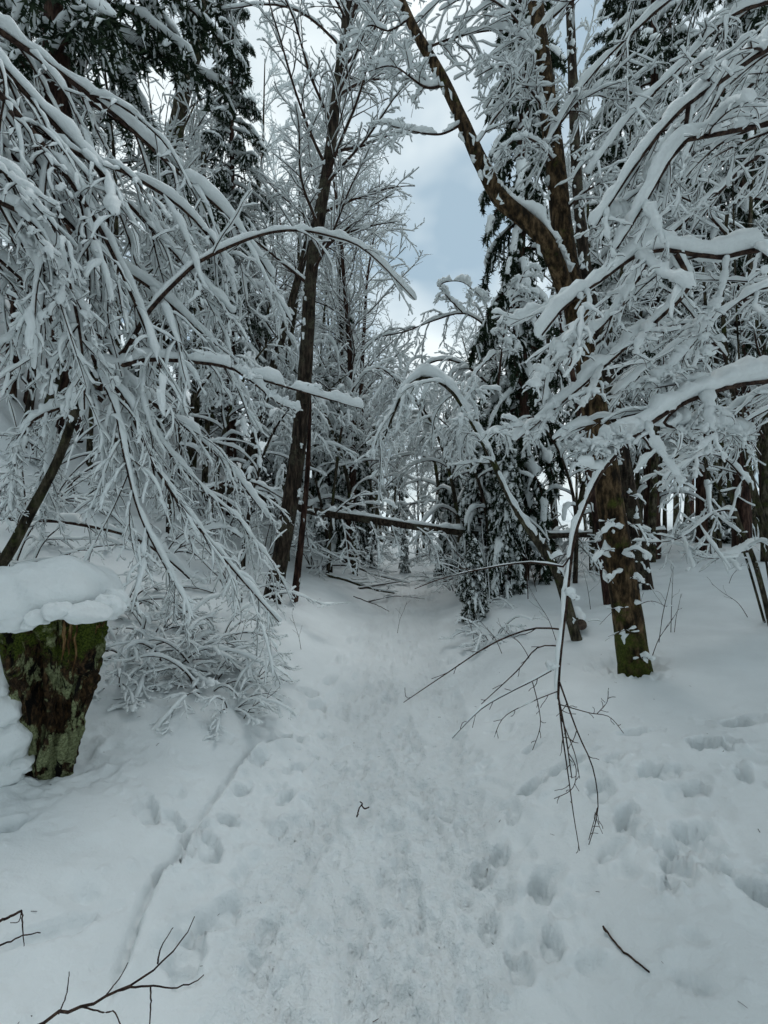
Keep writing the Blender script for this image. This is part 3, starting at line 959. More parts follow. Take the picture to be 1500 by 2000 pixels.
# ------------------------------------------------------------------ right: the big mossy forked tree
gb = ground_hit(1235, 1312)
eD = gb[1] + .12
ER, erng = hero_tree('forked_tree', 'mossy brown tree on the right bank, forking with one limb curving over the path', 'tree', None,
          [([(1242, 1335, eD), (1228, 1220, eD), (1204, 1060, eD + .02), (1182, 920, eD + .05), (1162, 800, eD + .1), (1140, 680, eD + .15), (1116, 560, eD + .2), (1098, 450, eD + .3), (1086, 330, eD + .4), (1070, 200, eD + .5), (1052, 60, eD + .6), (1030, -140, eD + .7)], .122, .062),
           ([(1112, 590, eD + .12), (1088, 520, eD), (1062, 465, eD - .05), (1020, 425, eD - .05), (978, 388, eD), (940, 320, eD + .1), (902, 235, eD + .2), (862, 150, eD + .3), (812, 62, eD + .4), (760, -50, eD + .5)], .072, .036)],
          [([(905, 240, eD + .2), (860, 262, eD + .1), (800, 255, eD), (745, 240, eD)], .012, .003),
           ([(870, 165, eD + .3), (830, 170, eD + .3), (770, 130, eD + .2), (720, 140, eD + .2)], .012, .003),
           ([(830, 95, eD + .4), (900, 70, eD + .5), (980, 60, eD + .5), (1050, 90, eD + .4)], .012, .003),
           ([(925, 290, eD + .1), (960, 240, eD + .2), (1000, 180, eD + .2), (1010, 110, eD + .3)], .012, .003),
           ([(1085, 320, eD + .4), (1050, 280, eD + .1), (1010, 270, eD), (970, 310, eD - .1)], .012, .003),
           ([(1075, 230, eD + .5), (1030, 170, eD + .3), (980, 130, eD + .2), (930, 150, eD + .1)], .013, .003),
           ([(1060, 120, eD + .6), (1000, 30, eD + .4), (930, -10, eD + .3), (860, 20, eD + .2)], .013, .003),
           ([(1080, 260, eD + .5), (1140, 190, eD + .4), (1210, 170, eD + .3), (1270, 210, eD + .3)], .013, .003),
           ([(1095, 420, eD + .3), (1150, 370, eD + .2), (1210, 350, eD), (1260, 390, eD)], .012, .003),
           ([(800, 35, eD + .4), (760, 60, eD + .3), (720, 50, eD + .3), (690, 90, eD + .2)], .010, .003)],
          [dict(n=10, K=7, ratio=.40, taper=.4, ang=(30, 60), flat=45, droop=.07, wander=.15, rfac=.55, rmax=.006),
           dict(n=5, K=5, ratio=.45, taper=.4, ang=(30, 60), flat=45, droop=.07, wander=.2, rfac=.6, rmax=.004),
           dict(n=2, K=3, ratio=.5, taper=.3, ang=(30, 60), flat=45, droop=.05, wander=.2, rfac=.7, rmax=.003)],
          [dict(s=.030, K2=40, lump=9, gaps=.12, sides=6), dict(s=.020, K2=10, lump=4, gaps=.18, steep=.4), dict(s=.013, lump=3, gaps=.2, steep=.45, sides=5), dict(s=.010, sides=4, lump=2, gaps=.25, steep=.45)],
          seed=41, bark=BARK_MOSS, trunk_sides=26, trunk_K=110, ridge=.10, flare=.22, prune=clear_gap, plast=26, plast_dir=(-1.0, -.1, .3))
# thick snow along the top of the curved limb
rng = np.random.default_rng(42)
LP = curve([(1100, 540, eD + .05), (1070, 470, eD - .05), (1040, 432, eD - .05), (1000, 405, eD - .02), (965, 370, eD + .02), (940, 320, eD + .1)], 40)
V, F = join([snow_on(LP, np.linspace(.07, .055, 40)[None], .065, rng, sides=9, K2=90, gaps=.18, lump=9, steep=.35, A=np.repeat(np.array([[[.5, 0, 1.0]]]), 90, 1)),
             plaster(LP, np.linspace(.07, .055, 40), 22, rng, (.5, -.2, .9), s0=.022, ln=.05)])
add('snow_cover', V, F, SNOW, [c for c in ER.children if c.name.startswith('trunk')][1], np.array(ER.location))
# small shoots with snow pads round the trunk foot and along its left flank
sh = []
for k in range(15):
    t = rng.random()
    u0, v0 = 1190 + 60 * t + rng.standard_normal() * 8, 880 + 420 * t
    sg = -1 if rng.random() < .55 else 1
    ln = 20 + 50 * rng.random()
    sh.append(([(u0, v0, eD - .1), (u0 + sg * ln * .5, v0 - 12 + 20 * rng.random(), eD - .2), (u0 + sg * ln, v0 + 45 * rng.random(), eD - .28)], .004, .0015))
P0, R0 = limb_stack(sh, 10)
st = twig_set(P0, R0, [dict(n=3, K=4, ratio=.45, ang=(30, 60), flat=50, droop=.05, rmax=.002)], rng)
limbs_to_objects(ER, np.array(ER.location), st, [dict(s=.026, gaps=.45, lump=3, sides=7, K2=14), dict(s=.012, gaps=.4, lump=2)], rng, part='shoot', limb_sides=4)

# two slim stems just behind it
for (pts, r0, r1, bk, lab, sd) in [
        ([(1262, 1150, 5.2), (1236, 1000, 5.2), (1212, 860, 5.3), (1186, 720, 5.4), (1150, 560, 5.5), (1130, 400, 5.6), (1120, 200, 5.7), (1110, -100, 5.8)], .10, .06, BARK, 'dark stem with snow stuck to it, close behind the mossy forked tree', 43),
        ([(1186, 1180, 4.9), (1172, 1060, 4.9), (1152, 940, 4.95), (1138, 850, 5.0), (1120, 740, 5.1), (1090, 600, 5.2)], .05, .03, BARK_RED, 'thin reddish stem just left of the mossy forked tree', 44)]:
    g = ground_hit(pts[0][0], pts[0][1])
    sc_ = g[1] / pts[0][2]
    pts = [(pts[0][0] + 4, pts[0][1] + 22, g[1])] + [(u, v, d * sc_) for u, v, d in pts]
    hero_tree('slim_tree', lab, 'tree', None, [(pts, r0, r1)], [], [], [], sd, bark=bk, plast=90 if sd == 43 else 14, plast_dir=(-.5, -.8, .3), trunk_K=60)

# ------------------------------------------------------------------ left: dark leaning trunk by the path
gF = ground_hit(533, 1168)
fD = gF[1]
fpts = [(528, 1190, fD), (538, 1140, fD), (556, 1045, fD), (575, 930, fD), (590, 800, fD), (600, 660, fD), (607, 540, fD), (625, 420, fD), (645, 290, fD), (660, 160, fD), (680, 30, fD), (702, -140, fD), (715, -300, fD)]
FR, frng = hero_tree('leaning_tree', 'dark straight trunk left of the path, leaning right, white twigs fanning from its top', 'tree', None,
                     [(fpts, .120, .042)], [], [], [], 51, bark=BARK, trunk_sides=20, trunk_K=100, ridge=.07, flare=.12, plast=40, plast_dir=(-.7, -.5, .3))
TPf = curve(fpts, 60)
pos, d, ln, rr, par = spawn(TPf, np.linspace(.120, .042, 60)[None], 34, frng, t0=.42, t1=.99, ang=(50, 80), ratio=.20, taper=.15, flat=85, rfac=.3, rmax=.022)
d = norm(d + np.array([0, 0, .25]))
P0, R0 = grow(pos, d, ln, rr, 12, frng, droop=.035, wander=.06, tipr=.2)
st = twig_set(P0, R0, [dict(n=11, K=6, ratio=.38, taper=.45, ang=(25, 50), flat=35, droop=.03, wander=.1, rfac=.5, rmax=.008),
                       dict(n=6, K=4, ratio=.42, taper=.4, ang=(25, 50), flat=45, droop=.02, wander=.15, rfac=.6, rmax=.005)], frng, prune=clear_gap)
limbs_to_objects(FR, np.array(FR.location), st, [dict(s=.022, K2=24, lump=7, gaps=.15), dict(s=.0135, lump=3, gaps=.18, steep=.45, sides=5), dict(s=.0095, sides=4, lump=2, gaps=.18, steep=.45)], frng)

g = ground_hit(575, 1172)
hero_tree('slim_tree', 'thin dark sapling stem against the leaning trunk beside the path', 'tree', None,
          [([(573, 1185, g[1]), (582, 1110, g[1]), (592, 1020, g[1]), (600, 930, g[1]), (604, 850, g[1]), (606, 760, g[1] + .1)], .055, .02)], [], [], [], 52, bark=BARK_RED, plast=12)

# farther leaning trunks on the left
def bg_trunk_tree(pts, r0, r1, label, seed, bark=BARK, nl=16, up=.35, s=.022, t0=.35, ratio=.2, fit=True, name='bare_tree', group=None):
    if fit:
        g = ground_hit(pts[0][0], pts[0][1])
        k = g[1] / pts[0][2]
        r0, r1 = r0 * k, r1 * k
        pts = [(pts[0][0], pts[0][1] + 12, g[1])] + [(u, v, dd * k) for u, v, dd in pts]
    root, rng = hero_tree(name, label, 'tree', group, [(pts, r0, r1)], [], [], [], seed, bark=bark, trunk_sides=12, trunk_K=50, plast=26, plast_dir=(-.6, -.5, .4))
    if nl:
        TP = curve(pts, 50)
        pos, d, ln, rr, par = spawn(TP, np.linspace(r0, r1, 50)[None], nl, rng, t0=t0, t1=.99, ang=(40, 75), ratio=ratio, taper=.2, flat=85, rfac=.3, rmax=.02)
        d = norm(d + np.array([0, 0, up]))
        P0, R0 = grow(pos, d, ln, rr, 10, rng, droop=.02, wander=.08, tipr=.25)
        st = twig_set(P0, R0, [dict(n=9, K=6, ratio=.40, taper=.4, ang=(25, 50), flat=45, droop=.02, wander=.12, rfac=.5, rmax=.008),
                               dict(n=5, K=4, ratio=.42, taper=.4, ang=(25, 50), flat=45, droop=.01, wander=.15, rfac=.6, rmax=.005)], rng, prune=clear_gap)
        bp, sp = [], []
        for lv, (P, Rr, a) in enumerate(st):
            bp.append(tubes(P, Rr, 5 if lv == 0 else 3, rng, upright=lv > 0))
            sp.append(snow_on(P, Rr, [s * 1.3, s, s * .75][lv], rng, sides=[6, 5, 4][lv], gaps=.15, lump=3, steep=.45))
        V, F = join(bp)
        o = add('crown', V, F, TWIG, root, np.array(root.location))
        V, F = join(sp)
        add('snow_cover', V, F, SNOW, o, np.array(root.location))
    return root


bg_trunk_tree([(452, 1000, 10), (490, 880, 10), (530, 730, 10), (570, 590, 10), (606, 450, 10), (640, 300, 10), (665, 120, 10), (680, -80, 10)], .10, .05, 'thinner trunk behind the dark leaning one, tilted the same way', 53, nl=14)
bg_trunk_tree([(300, 830, 9), (318, 560, 9), (335, 330, 9), (352, 210, 9), (378, 110, 9), (398, 30, 9), (410, -80, 9), (415, -250, 9)], .19, .10, 'grey-brown forking trunk between the two dark spruces at upper left', 54, bark=BARK_GREY, nl=14, up=.6)
for k, (pts, r, lab, bk) in enumerate([
        ([(20, 770, 9), (28, 640, 9), (45, 500, 9), (60, 300, 9)], .11, 'leftmost reddish trunk on the slope behind the hanging sprays', BARK_RED),
        ([(55, 790, 9), (75, 660, 9), (95, 520, 9), (110, 300, 9)], .09, 'second dark reddish trunk from the left on the slope', BARK_RED),
        ([(78, 850, 8), (110, 740, 8), (130, 620, 8), (150, 450, 8)], .085, 'mossy trunk on the slope right above the bent stem', BARK_GREY),
        ([(195, 780, 9), (200, 640, 9), (208, 560, 9), (215, 400, 9)], .10, 'dark reddish upright trunk rising behind the bent tree', BARK_RED),
        ([(372, 935, 10), (380, 830, 10), (384, 700, 10), (392, 500, 10), (398, 300, 10)], .10, 'mossy upright trunk left of centre with snow on its ribs', BARK_GREY),
        ([(352, 935, 11), (350, 830, 11), (346, 700, 11), (345, 500, 11)], .05, 'very thin stem beside the mossy upright trunk', BARK_RED),
        ([(545, 930, 12), (556, 830, 12), (565, 700, 12), (570, 560, 12)], .08, 'narrow dark trunk just left of the leaning one, halfway back', BARK)]):
    bg_trunk_tree(pts, r, r * .6, lab, 60 + k, bark=bk, nl=7, ratio=.3, t0=.3)

# ------------------------------------------------------------------ centre: bent arching trees
arch_lv = [dict(n=18, K=8, ratio=.22, taper=.2, ang=(30, 65), flat=60, droop=.20, wander=.1, rfac=.5, rmax=.007, maxlen=.9, t0=.3),
           dict(n=6, K=5, ratio=.38, taper=.4, ang=(25, 55), flat=45, droop=.16, wander=.15, rfac=.6, rmax=.005),
           dict(n=2, K=3, ratio=.5, taper=.3, ang=(30, 60), flat=45, droop=.1, wander=.2, rfac=.7, rmax=.005)]
arch_sn = [dict(s=.058, K2=60, lump=14, gaps=.15, sides=7, steep=.2), dict(s=.036, K2=12, lump=4, gaps=.12, steep=.45), dict(s=.024, lump=3, gaps=.15, steep=.5, sides=5), dict(s=.018, sides=4, lump=2, gaps=.2, steep=.5)]
g = ground_hit(1122, 1232)
jD = g[1]
for (lab, pts, r0, r1, sd, extra) in [
        ('mossy stem arching from the right bank over the path, tip hanging down', [(1126, 1250, jD), (1082, 1105, jD + .1), (1012, 1000, jD + .3), (962, 900, jD + .5), (925, 830, jD + .6), (880, 762, jD + .7), (832, 737, jD + .8), (792, 760, jD + .8), (767, 812, jD + .8), (748, 858, jD + .8), (722, 872, jD + .8)], .055, .010, 71, []),
        ('bent slender tree behind the arch, its snowy head drooping left over the path', [(1030, 1125, 7.5), (1015, 1010, 7.5), (1000, 850, 7.5), (965, 765, 7.5), (905, 712, 7.5), (850, 705, 7.5), (800, 742, 7.5), (770, 800, 7.5)], .045, .012, 72, []),
        ('slender tree bowed left with a thick white bough above the arch', [(1040, 1100, 6.8), (1000, 900, 6.8), (975, 780, 6.8), (968, 690, 6.8), (950, 640, 6.8), (905, 612, 6.8), (850, 625, 6.8), (790, 648, 6.8), (735, 662, 6.8), (695, 705, 6.8)], .040, .012, 73,
         [([(972, 760, 6.8), (985, 650, 6.7), (1000, 590, 6.6), (1030, 520, 6.5)], .02, .006), ([(968, 690, 6.8), (930, 730, 6.6), (900, 800, 6.5), (880, 900, 6.5)], .012, .004), ([(905, 612, 6.8), (860, 560, 6.7), (900, 550, 6.6), (940, 580, 6.6)], .012, .004)]),
        ('low curved stem with snow on its back, at the right of the fallen trunk', [(1005, 1085, 8), (975, 1040, 8), (935, 1005, 8), (880, 983, 8), (830, 980, 8), (790, 988, 8)], .035, .012, 74, []),
        ('thin stem bowed over from the left behind the leaning trunk', [(640, 1120, 9), (650, 980, 9), (665, 850, 9), (690, 760, 9), (730, 720, 9), (770, 740, 9), (790, 800, 9)], .035, .010, 75, [])]:
    g = ground_hit(*pts[0][:2])
    k = g[1] / pts[0][2]
    pts = [(pts[0][0], pts[0][1] + 15, g[1])] + [(u, v, d * k) for u, v, d in pts]
    hero_tree('arching_tree', lab, 'tree', 'bent trees arching over the path', [(pts[:4], r0, r0 * .8)], [(pts[2:], r0 * .85, r1)] + extra, arch_lv, arch_sn, sd, limb_K=36, bark=BARK_GREY, twig=BARK_GREY if sd == 71 else TWIG, plast=10, trunk_K=30, prune=clear_gap)

# ------------------------------------------------------------------ prototypes that are copied: spruces, bare trees, shrubs
def make_spruce(h, rad, nb, seed, drop=0.12, bare=0.08, twn=9, snow=.08, load=.34):
    rng = np.random.default_rng(seed)
    zt = np.linspace(0, h, 30)
    TP = np.stack([0.05 * vnoise(zt, zt * 0, 2.0, seed), 0.05 * vnoise(zt, zt * 0, 2.0, seed + 9), zt], -1)[None]
    TR = np.linspace(.0085 * h + .02, .012, 30)
    zz = h * (bare + (0.985 - bare) * (np.arange(nb) + rng.random(nb)) / nb)
    az = np.arange(nb) * 2.39996 + rng.standard_normal(nb) * .35
    ln = (rad * (1 - zz / h) ** .75 + .10 + .05 * h * .1) * (.7 + .5 * rng.random(nb))
    pos = np.stack([np.interp(zz, zt, TP[0, :, 0]), np.interp(zz, zt, TP[0, :, 1]), zz], -1)
    el = -.15 + .45 * zz / h + .15 * rng.standard_normal(nb)
    d = norm(np.stack([np.cos(az) * np.cos(el), np.sin(az) * np.cos(el), np.sin(el)], -1))
    P, Rr = grow(pos, d, ln, np.full(nb, .018) * (.4 + ln / rad), 9, rng, droop=drop, wander=.05, tipr=.25)
    p2, d2, l2, r2, par = spawn(P, Rr, twn * 2, rng, t0=.12, t1=1, ang=(40, 70), ratio=.40, taper=.55, flat=30, rfac=.4, rmax=.006, minlen=.1)
    T2, TR2 = grow(p2, norm(d2 + np.array([0, 0, -.55])), l2, r2, 4, rng, droop=.50, wander=.1)
    # needles: small blades along the bough tips and side twigs
    def blades(Q, per, size):
        N, K, _ = Q.shape
        t = rng.random((N, per)) * (K - 1.001)
        i = t.astype(int)
        w = (t - i)[..., None]
        r_ = np.arange(N)[:, None]
        c = Q[r_, i] * (1 - w) + Q[r_, i + 1] * w
        tan = norm(Q[r_, i + 1] - Q[r_, i])
        rv = norm(rng.standard_normal((N, per, 3)) + np.array([0, 0, -.25]))
        dv = norm(tan * .55 + rv)
        sd = norm(np.cross(dv, rng.standard_normal((N, per, 3)))) * size * .17
        lg = size * (.6 + .7 * rng.random((N, per)))[..., None]
        V = np.stack([c - sd, c + sd, c + dv * lg], 2).reshape(-1, 3)
        return V, np.arange(len(V)).reshape(-1, 3)
    nv = [blades(T2, 40, .085), blades(P[:, 2:], 60, .09)]
    snows = [snow_on(P, Rr, snow * .8, rng, sides=6, K2=14, gaps=.25, lump=5, steep=.25, wide=1.5), snow_on(T2, TR2, snow * .36, rng, sides=4, gaps=load, lump=2, steep=.45 if load > .3 else .7, wide=1.5)]
    return dict(trunk=trunk_geo(TP, TR, 9, rng, .08), boughs=tubes(P, Rr, 4, rng), needles=join(nv), snow=join(snows))


def make_bare(h, seed, nl=24, spread=.30, up=.8, s=.030, lean=.03, tr=.0085):
    rng = np.random.default_rng(seed)
    zt = np.linspace(0, h, 24)
    TP = np.stack([.22 * vnoise(zt, zt * 0, 3.0, seed) + lean * zt * rng.standard_normal(), .22 * vnoise(zt, zt * 0, 3.0, seed + 5), zt], -1)[None]
    TR = np.linspace(tr * h + .015, .012, 24)
    pos, d, ln, rr, par = spawn(TP, TR[None], nl, rng, t0=.18, t1=.99, ang=(40, 70), ratio=spread, taper=.5, flat=90, rfac=.35, rmax=.025)
    d = norm(d + np.array([0, 0, up * .5]))
    P0, R0 = grow(pos, d, ln, rr, 9, rng, droop=.03, wander=.09, tipr=.3)
    st = twig_set(P0, R0, [dict(n=10, K=6, ratio=.42, taper=.4, ang=(25, 55), flat=45, droop=.04, wander=.12, rfac=.5, rmax=.010),
                           dict(n=6, K=4, ratio=.46, taper=.4, ang=(25, 55), flat=45, droop=.04, wander=.16, rfac=.6, rmax=.007)], rng, clip=False)
    bp = [tubes(P, Rr, 4 if i == 0 else 3, rng, upright=i > 0) for i, (P, Rr, a) in enumerate(st)]
    sp = [snow_on(P, Rr, [s * 1.4, s, s * .75][i], rng, sides=[6, 5, 4][i], gaps=.12, lump=3, steep=.45) for i, (P, Rr, a) in enumerate(st)]
    return dict(trunk=trunk_geo(TP, TR, 9, rng, .08), crown=join(bp), snow=join(sp))


def make_droop(h, seed, nl=16, s=.033):
    rng = np.random.default_rng(seed)
    zt = np.linspace(0, 1, 24)
    TP = np.stack([h * .28 * zt ** 2.4, .15 * vnoise(zt * h, zt * 0, 2.0, seed), h * (zt - .14 * zt ** 4)], -1)[None]
    TR = np.linspace(.010 * h + .012, .010, 24)
    pos, d, ln, rr, par = spawn(TP, TR[None], nl, rng, t0=.25, t1=1, ang=(35, 65), ratio=.36, taper=.4, flat=90, rfac=.4, rmax=.02)
    P0, R0 = grow(pos, norm(d + np.array([0, 0, .1])), ln, rr, 11, rng, droop=.16, wander=.07, tipr=.3)
    st = twig_set(P0, R0, [dict(n=10, K=7, ratio=.36, taper=.3, ang=(25, 60), flat=50, droop=.22, down=.3, wander=.1, rfac=.5, rmax=.009),
                           dict(n=6, K=4, ratio=.40, taper=.4, ang=(25, 55), flat=45, droop=.16, wander=.16, rfac=.6, rmax=.006)], rng, clip=False)
    bp = [tubes(P, Rr, 4 if i == 0 else 3, rng, upright=i > 0) for i, (P, Rr, a) in enumerate(st)]
    sp = [snow_on(P, Rr, [s * 1.5, s, s * .7][i], rng, sides=[6, 5, 4][i], gaps=.15, lump=3, steep=.5) for i, (P, Rr, a) in enumerate(st)]
    return dict(trunk=trunk_geo(TP, TR, 9, rng, .08), crown=join(bp), snow=join(sp))


def make_shrub(h, seed, ns=11, bend=.14, s=.016, tw=7):
    rng = np.random.default_rng(seed)
    az = rng.random(ns) * 2 * np.pi
    el = R(30) + R(50) * rng.random(ns)
    d = np.stack([np.cos(az) * np.cos(el), np.sin(az) * np.cos(el), np.sin(el)], -1)
    pos = np.stack([.12 * np.cos(az), .12 * np.sin(az), np.full(ns, -.05)], -1)
    P0, R0 = grow(pos, d, h * (.6 + .7 * rng.random(ns)), np.full(ns, .010), 12, rng, droop=bend, wander=.06, tipr=.3)
    st = twig_set(P0, R0, [dict(n=tw, K=6, ratio=.4, taper=.4, ang=(25, 55), flat=45, droop=.10, wander=.12, rfac=.6, rmax=.008, t0=.25),
                           dict(n=5, K=4, ratio=.42, taper=.4, ang=(25, 55), flat=45, droop=.08, wander=.16, rfac=.7, rmax=.0055)], rng, clip=False)
    for i in range(len(st)):
        st[i][0][..., 2] = np.maximum(st[i][0][..., 2], -.04)
    bp = [tubes(P, Rr, 4 if i == 0 else 3, rng, upright=i > 0) for i, (P, Rr, a) in enumerate(st)]
    sp = [snow_on(P, Rr, [s * 1.4, s, s * .75][i], rng, sides=[6, 5, 4][i], K2=[20, None, None][i], gaps=.15, lump=[6, 3, 2][i], steep=.4) for i, (P, Rr, a) in enumerate(st)]
    return dict(stems=join(bp), snow=join(sp))


def proto_spruce(g):
    r = bpy.data.objects.new('spruce_tree', None)
    COL.objects.link(r)
    add('trunk', *g['trunk'], BARK_RED, r)
    c = add('crown', *g['needles'], NEEDLE, r, smooth_shade=False)
    add('boughs', *g['boughs'], BARK_RED, c)['kind'] = 'stuff'
    add('snow_cover', *g['snow'], SNOW, c)
    return r


def proto_bare(g, name='bare_tree', bark=BARK):
    r = bpy.data.objects.new(name, None)
    COL.objects.link(r)
    add('trunk', *g['trunk'], bark, r)
    c = add('crown', *g['crown'], TWIG, r)
    add('snow_cover', *g['snow'], SNOW, c)
    return r


def proto_shrub(g):
    r = bpy.data.objects.new('shrub', None)
    COL.objects.link(r)
    c = add('stems', *g['stems'], TWIG, r)
    add('snow_cover', *g['snow'], SNOW, c)
    return r


protos = {'tall': proto_spruce(make_spruce(15, 2.0, 100, 101, twn=10, bare=.27)),
          'narrow': proto_spruce(make_spruce(13, 1.0, 130, 102, drop=.2, bare=.05, twn=8, load=.5)),
          'young': proto_spruce(make_spruce(5, 1.0, 60, 103, drop=.16, bare=.05, twn=9, snow=.085, load=.22)),
          'weeping': proto_spruce(make_spruce(4.0, 1.0, 60, 104, drop=.30, bare=.10, twn=9, snow=.08, load=.18)),
          'bareA': proto_bare(make_bare(11, 111, s=.022)),
          'bareB': proto_bare(make_bare(9, 112, nl=20, up=.4, spread=.34, s=.022), bark=BARK_GREY),
          'bareC': proto_bare(make_bare(13, 113, nl=30, up=1.2, spread=.24, s=.016), bark=BARK_RED),
          'pole': proto_bare(make_bare(8, 114, nl=12, up=1.0, spread=.20, s=.02, tr=.0045), bark=BARK_GREY),
          'droopA': proto_bare(make_droop(5.5, 115), bark=BARK_GREY),
          'droopB': proto_bare(make_droop(4.0, 116, nl=13), bark=BARK),
          'shrubA': proto_shrub(make_shrub(1.3, 121)),
          'shrubB': proto_shrub(make_shrub(1.0, 122, ns=13, bend=.2, s=.018)),
          'shrubC': proto_shrub(make_shrub(1.7, 123, ns=9, bend=.12, tw=8))}
used = set()


def place(kind, x, y, scale, rz, label, cat, group, sink=.08, tilt=(0, 0)):
    o = protos[kind]
    if kind in used:
        o = copy_tree(o)
    used.add(kind)
    if not isinstance(scale, tuple):
        scale = (scale, scale, scale)
    o.location = (x, y, gz(x, y) - sink)
    o.scale = scale
    o.rotation_euler = (tilt[0], tilt[1], rz)
    return tag(o, label, cat, group)


def px(u, d):
    return (u - 750) / FPX * d, d


prng = np.random.default_rng(77)
SPG, BG, SHG, POL = 'snowy spruces of the forest', 'bare snow-covered trees of the forest', 'snow-laden shrubs', 'thin poles of the right-hand wood'
for (kind, u, d, sc, lab) in [
        ('tall', 120, 7.0, (1.7, 1.7, 1.3), 'large dark spruce filling the upper left corner'),
        ('tall', 452, 11.0, (.85, .85, .93), 'dark spruce with drooping boughs behind the forking trunk, left of centre'),
        ('tall', -120, 8.5, 1.0, 'dark spruce at the left edge behind the hanging white sprays'),
        ('tall', 1450, 9.5, (1.2, 1.2, 1.2), 'nearest dark spruce behind the thick white boughs at right'),
        ('tall', 1275, 9.5, (1.1, 1.1, 1.15), 'dark spruce behind the white boughs, right of the forked tree'),
        ('narrow', 1020, 8.4, (1.2, 1.2, 1.45), 'narrow dark column-like spruce behind the forked tree'),
        ('tall', 1210, 11.0, (.8, .8, 1.0), 'spruce straight behind the forked tree, half hidden by its stem'),
        ('tall', 1500, 10.5, (.9, .9, 1.05), 'spruce at the right edge behind the mossy stems'),
        ('young', 672, 14.0, (.9, .9, 1.62), 'slim pointed spruce loaded with snow right of the leaning trunk'),
        ('weeping', 645, 11.5, (1.15, 1.15, 1.15), 'drooping young spruce at the foot of the pointed one'),
        ('young', 535, 13.0, (.8, .8, .85), 'small white young spruce left of the leaning trunk'),
        ('young', 578, 15.5, (.8, .8, 1.1), 'young spruce partly hidden behind the leaning trunk'),
        ('weeping', 940, 8.2, (.85, .85, .80), 'drooping dark young spruce right of the path end'),
        ('weeping', 990, 7.4, (.7, .7, .72), 'second drooping spruce, nearer and right of the path end'),
        ('weeping', 925, 6.3, (.45, .45, .30), 'low drooping spruce bough clump at the right path edge'),
        ('weeping', 880, 11.0, (.8, .8, 1.0), 'drooping spruce right behind the fallen trunk'),
        ('weeping', 790, 12.5, (.30, .30, .30), 'tiny dark spruce at the path end in the middle'),
        ('weeping', 700, 12.0, (.9, .9, .9), 'drooping spruce left of the path end'),
        ('young', 905, 19.0, (1.0, 1.0, 1.2), 'spruce far back right of the path'),
        ('young', 780, 24.0, (1.0, 1.0, 1.0), 'far small spruce left of the path line'),
        ('young', 720, 22.0, (1.2, 1.2, 1.4), 'far spruce behind the pointed one'),
        ('narrow', 960, 20.0, (1.2, 1.2, .72), 'far narrow spruce left of the dark column'),
        ('young', 430, 14.0, (1.2, 1.2, 1.2), 'young spruce on the left slope behind the mossy trunk'),
        ('young', 300, 12.0, (1.0, 1.0, .9), 'young spruce high on the left slope'),
        ('weeping', 1400, 11.5, (1.3, 1.1, .40), 'low broad spruce at the far right of the bank'),
        ('weeping', 1190, 12.5, (1.1, 1.0, .45), 'low broad spruce behind the slim dark stem')]:
    x, y = px(u, d)
    place(kind, x, y, sc, prng.random() * 6, lab, 'spruce', SPG)

for (kind, u, d, sc, lab) in [
        ('bareA', 668, 13.0, 1.0, 'bare white-twigged tree behind the leaning trunk'),
        ('bareB', 560, 12.0, 1.1, 'bare white-twigged tree left of the leaning trunk, farther back'),
        ('bareC', 700, 16.0, 1.0, 'tall fine-twigged tree behind the leaning trunk, right side'),
        ('bareA', 500, 15.0, 1.25, 'tall fine-twigged tree between spruce and leaning trunk'),
        ('bareB', 330, 13.0, 1.1, 'bare tree on the left slope behind the forking trunk'),
        ('bareB', 740, 19.0, .9, 'bare tree far back left of the path'),
        ('bareA', 870, 22.0, .72, 'far bare tree under the open sky'),
        ('bareC', 930, 17.0, .70, 'bare tree behind the arching stems'),
        ('bareB', 1000, 14.0, .75, 'bare tree behind the dark column spruce'),
        ('bareA', 1080, 13.0, 1.0, 'bare tree to the right of the column spruce'),
        ('bareB', 1270, 9.0, .9, 'bare snowy tree behind the right bank shrubs'),
        ('bareC', 1380, 10.0, 1.0, 'bare snowy tree deep in the wood at right'),
        ('bareB', 1480, 8.0, .95, 'bare snowy tree at the right edge'),
        ('bareB', 400, 9.5, .75, 'bare tree with white sprays on the left slope'),
        ('bareB', 240, 8.0, .8, 'bare tree with white sprays above the bent stem'),
        ('bareA', 60, 9.0, .9, 'bare tree at the left edge on the slope'),
        ('bareC', 640, 24.0, 1.1, 'far tall tree left of the pointed spruce'),
        ('bareC', 570, 20.0, 1.15, 'far tall tree behind the two leaning trunks'),
        ('bareA', 790, 32.0, 1.0, 'farthest bare tree in the path gap, left one'),
        ('bareA', 850, 36.0, 1.0, 'farthest bare tree in the path gap, right one'),
        ('bareB', 820, 15.0, .48, 'small bare tree between the fallen trunk and the path end'),
        ('bareC', 690, 11.0, .85, 'slender bare tree right behind the leaning trunk')]:
    x, y = px(u, d)
    place(kind, x, y, sc, prng.random() * 6, lab, 'tree', BG)

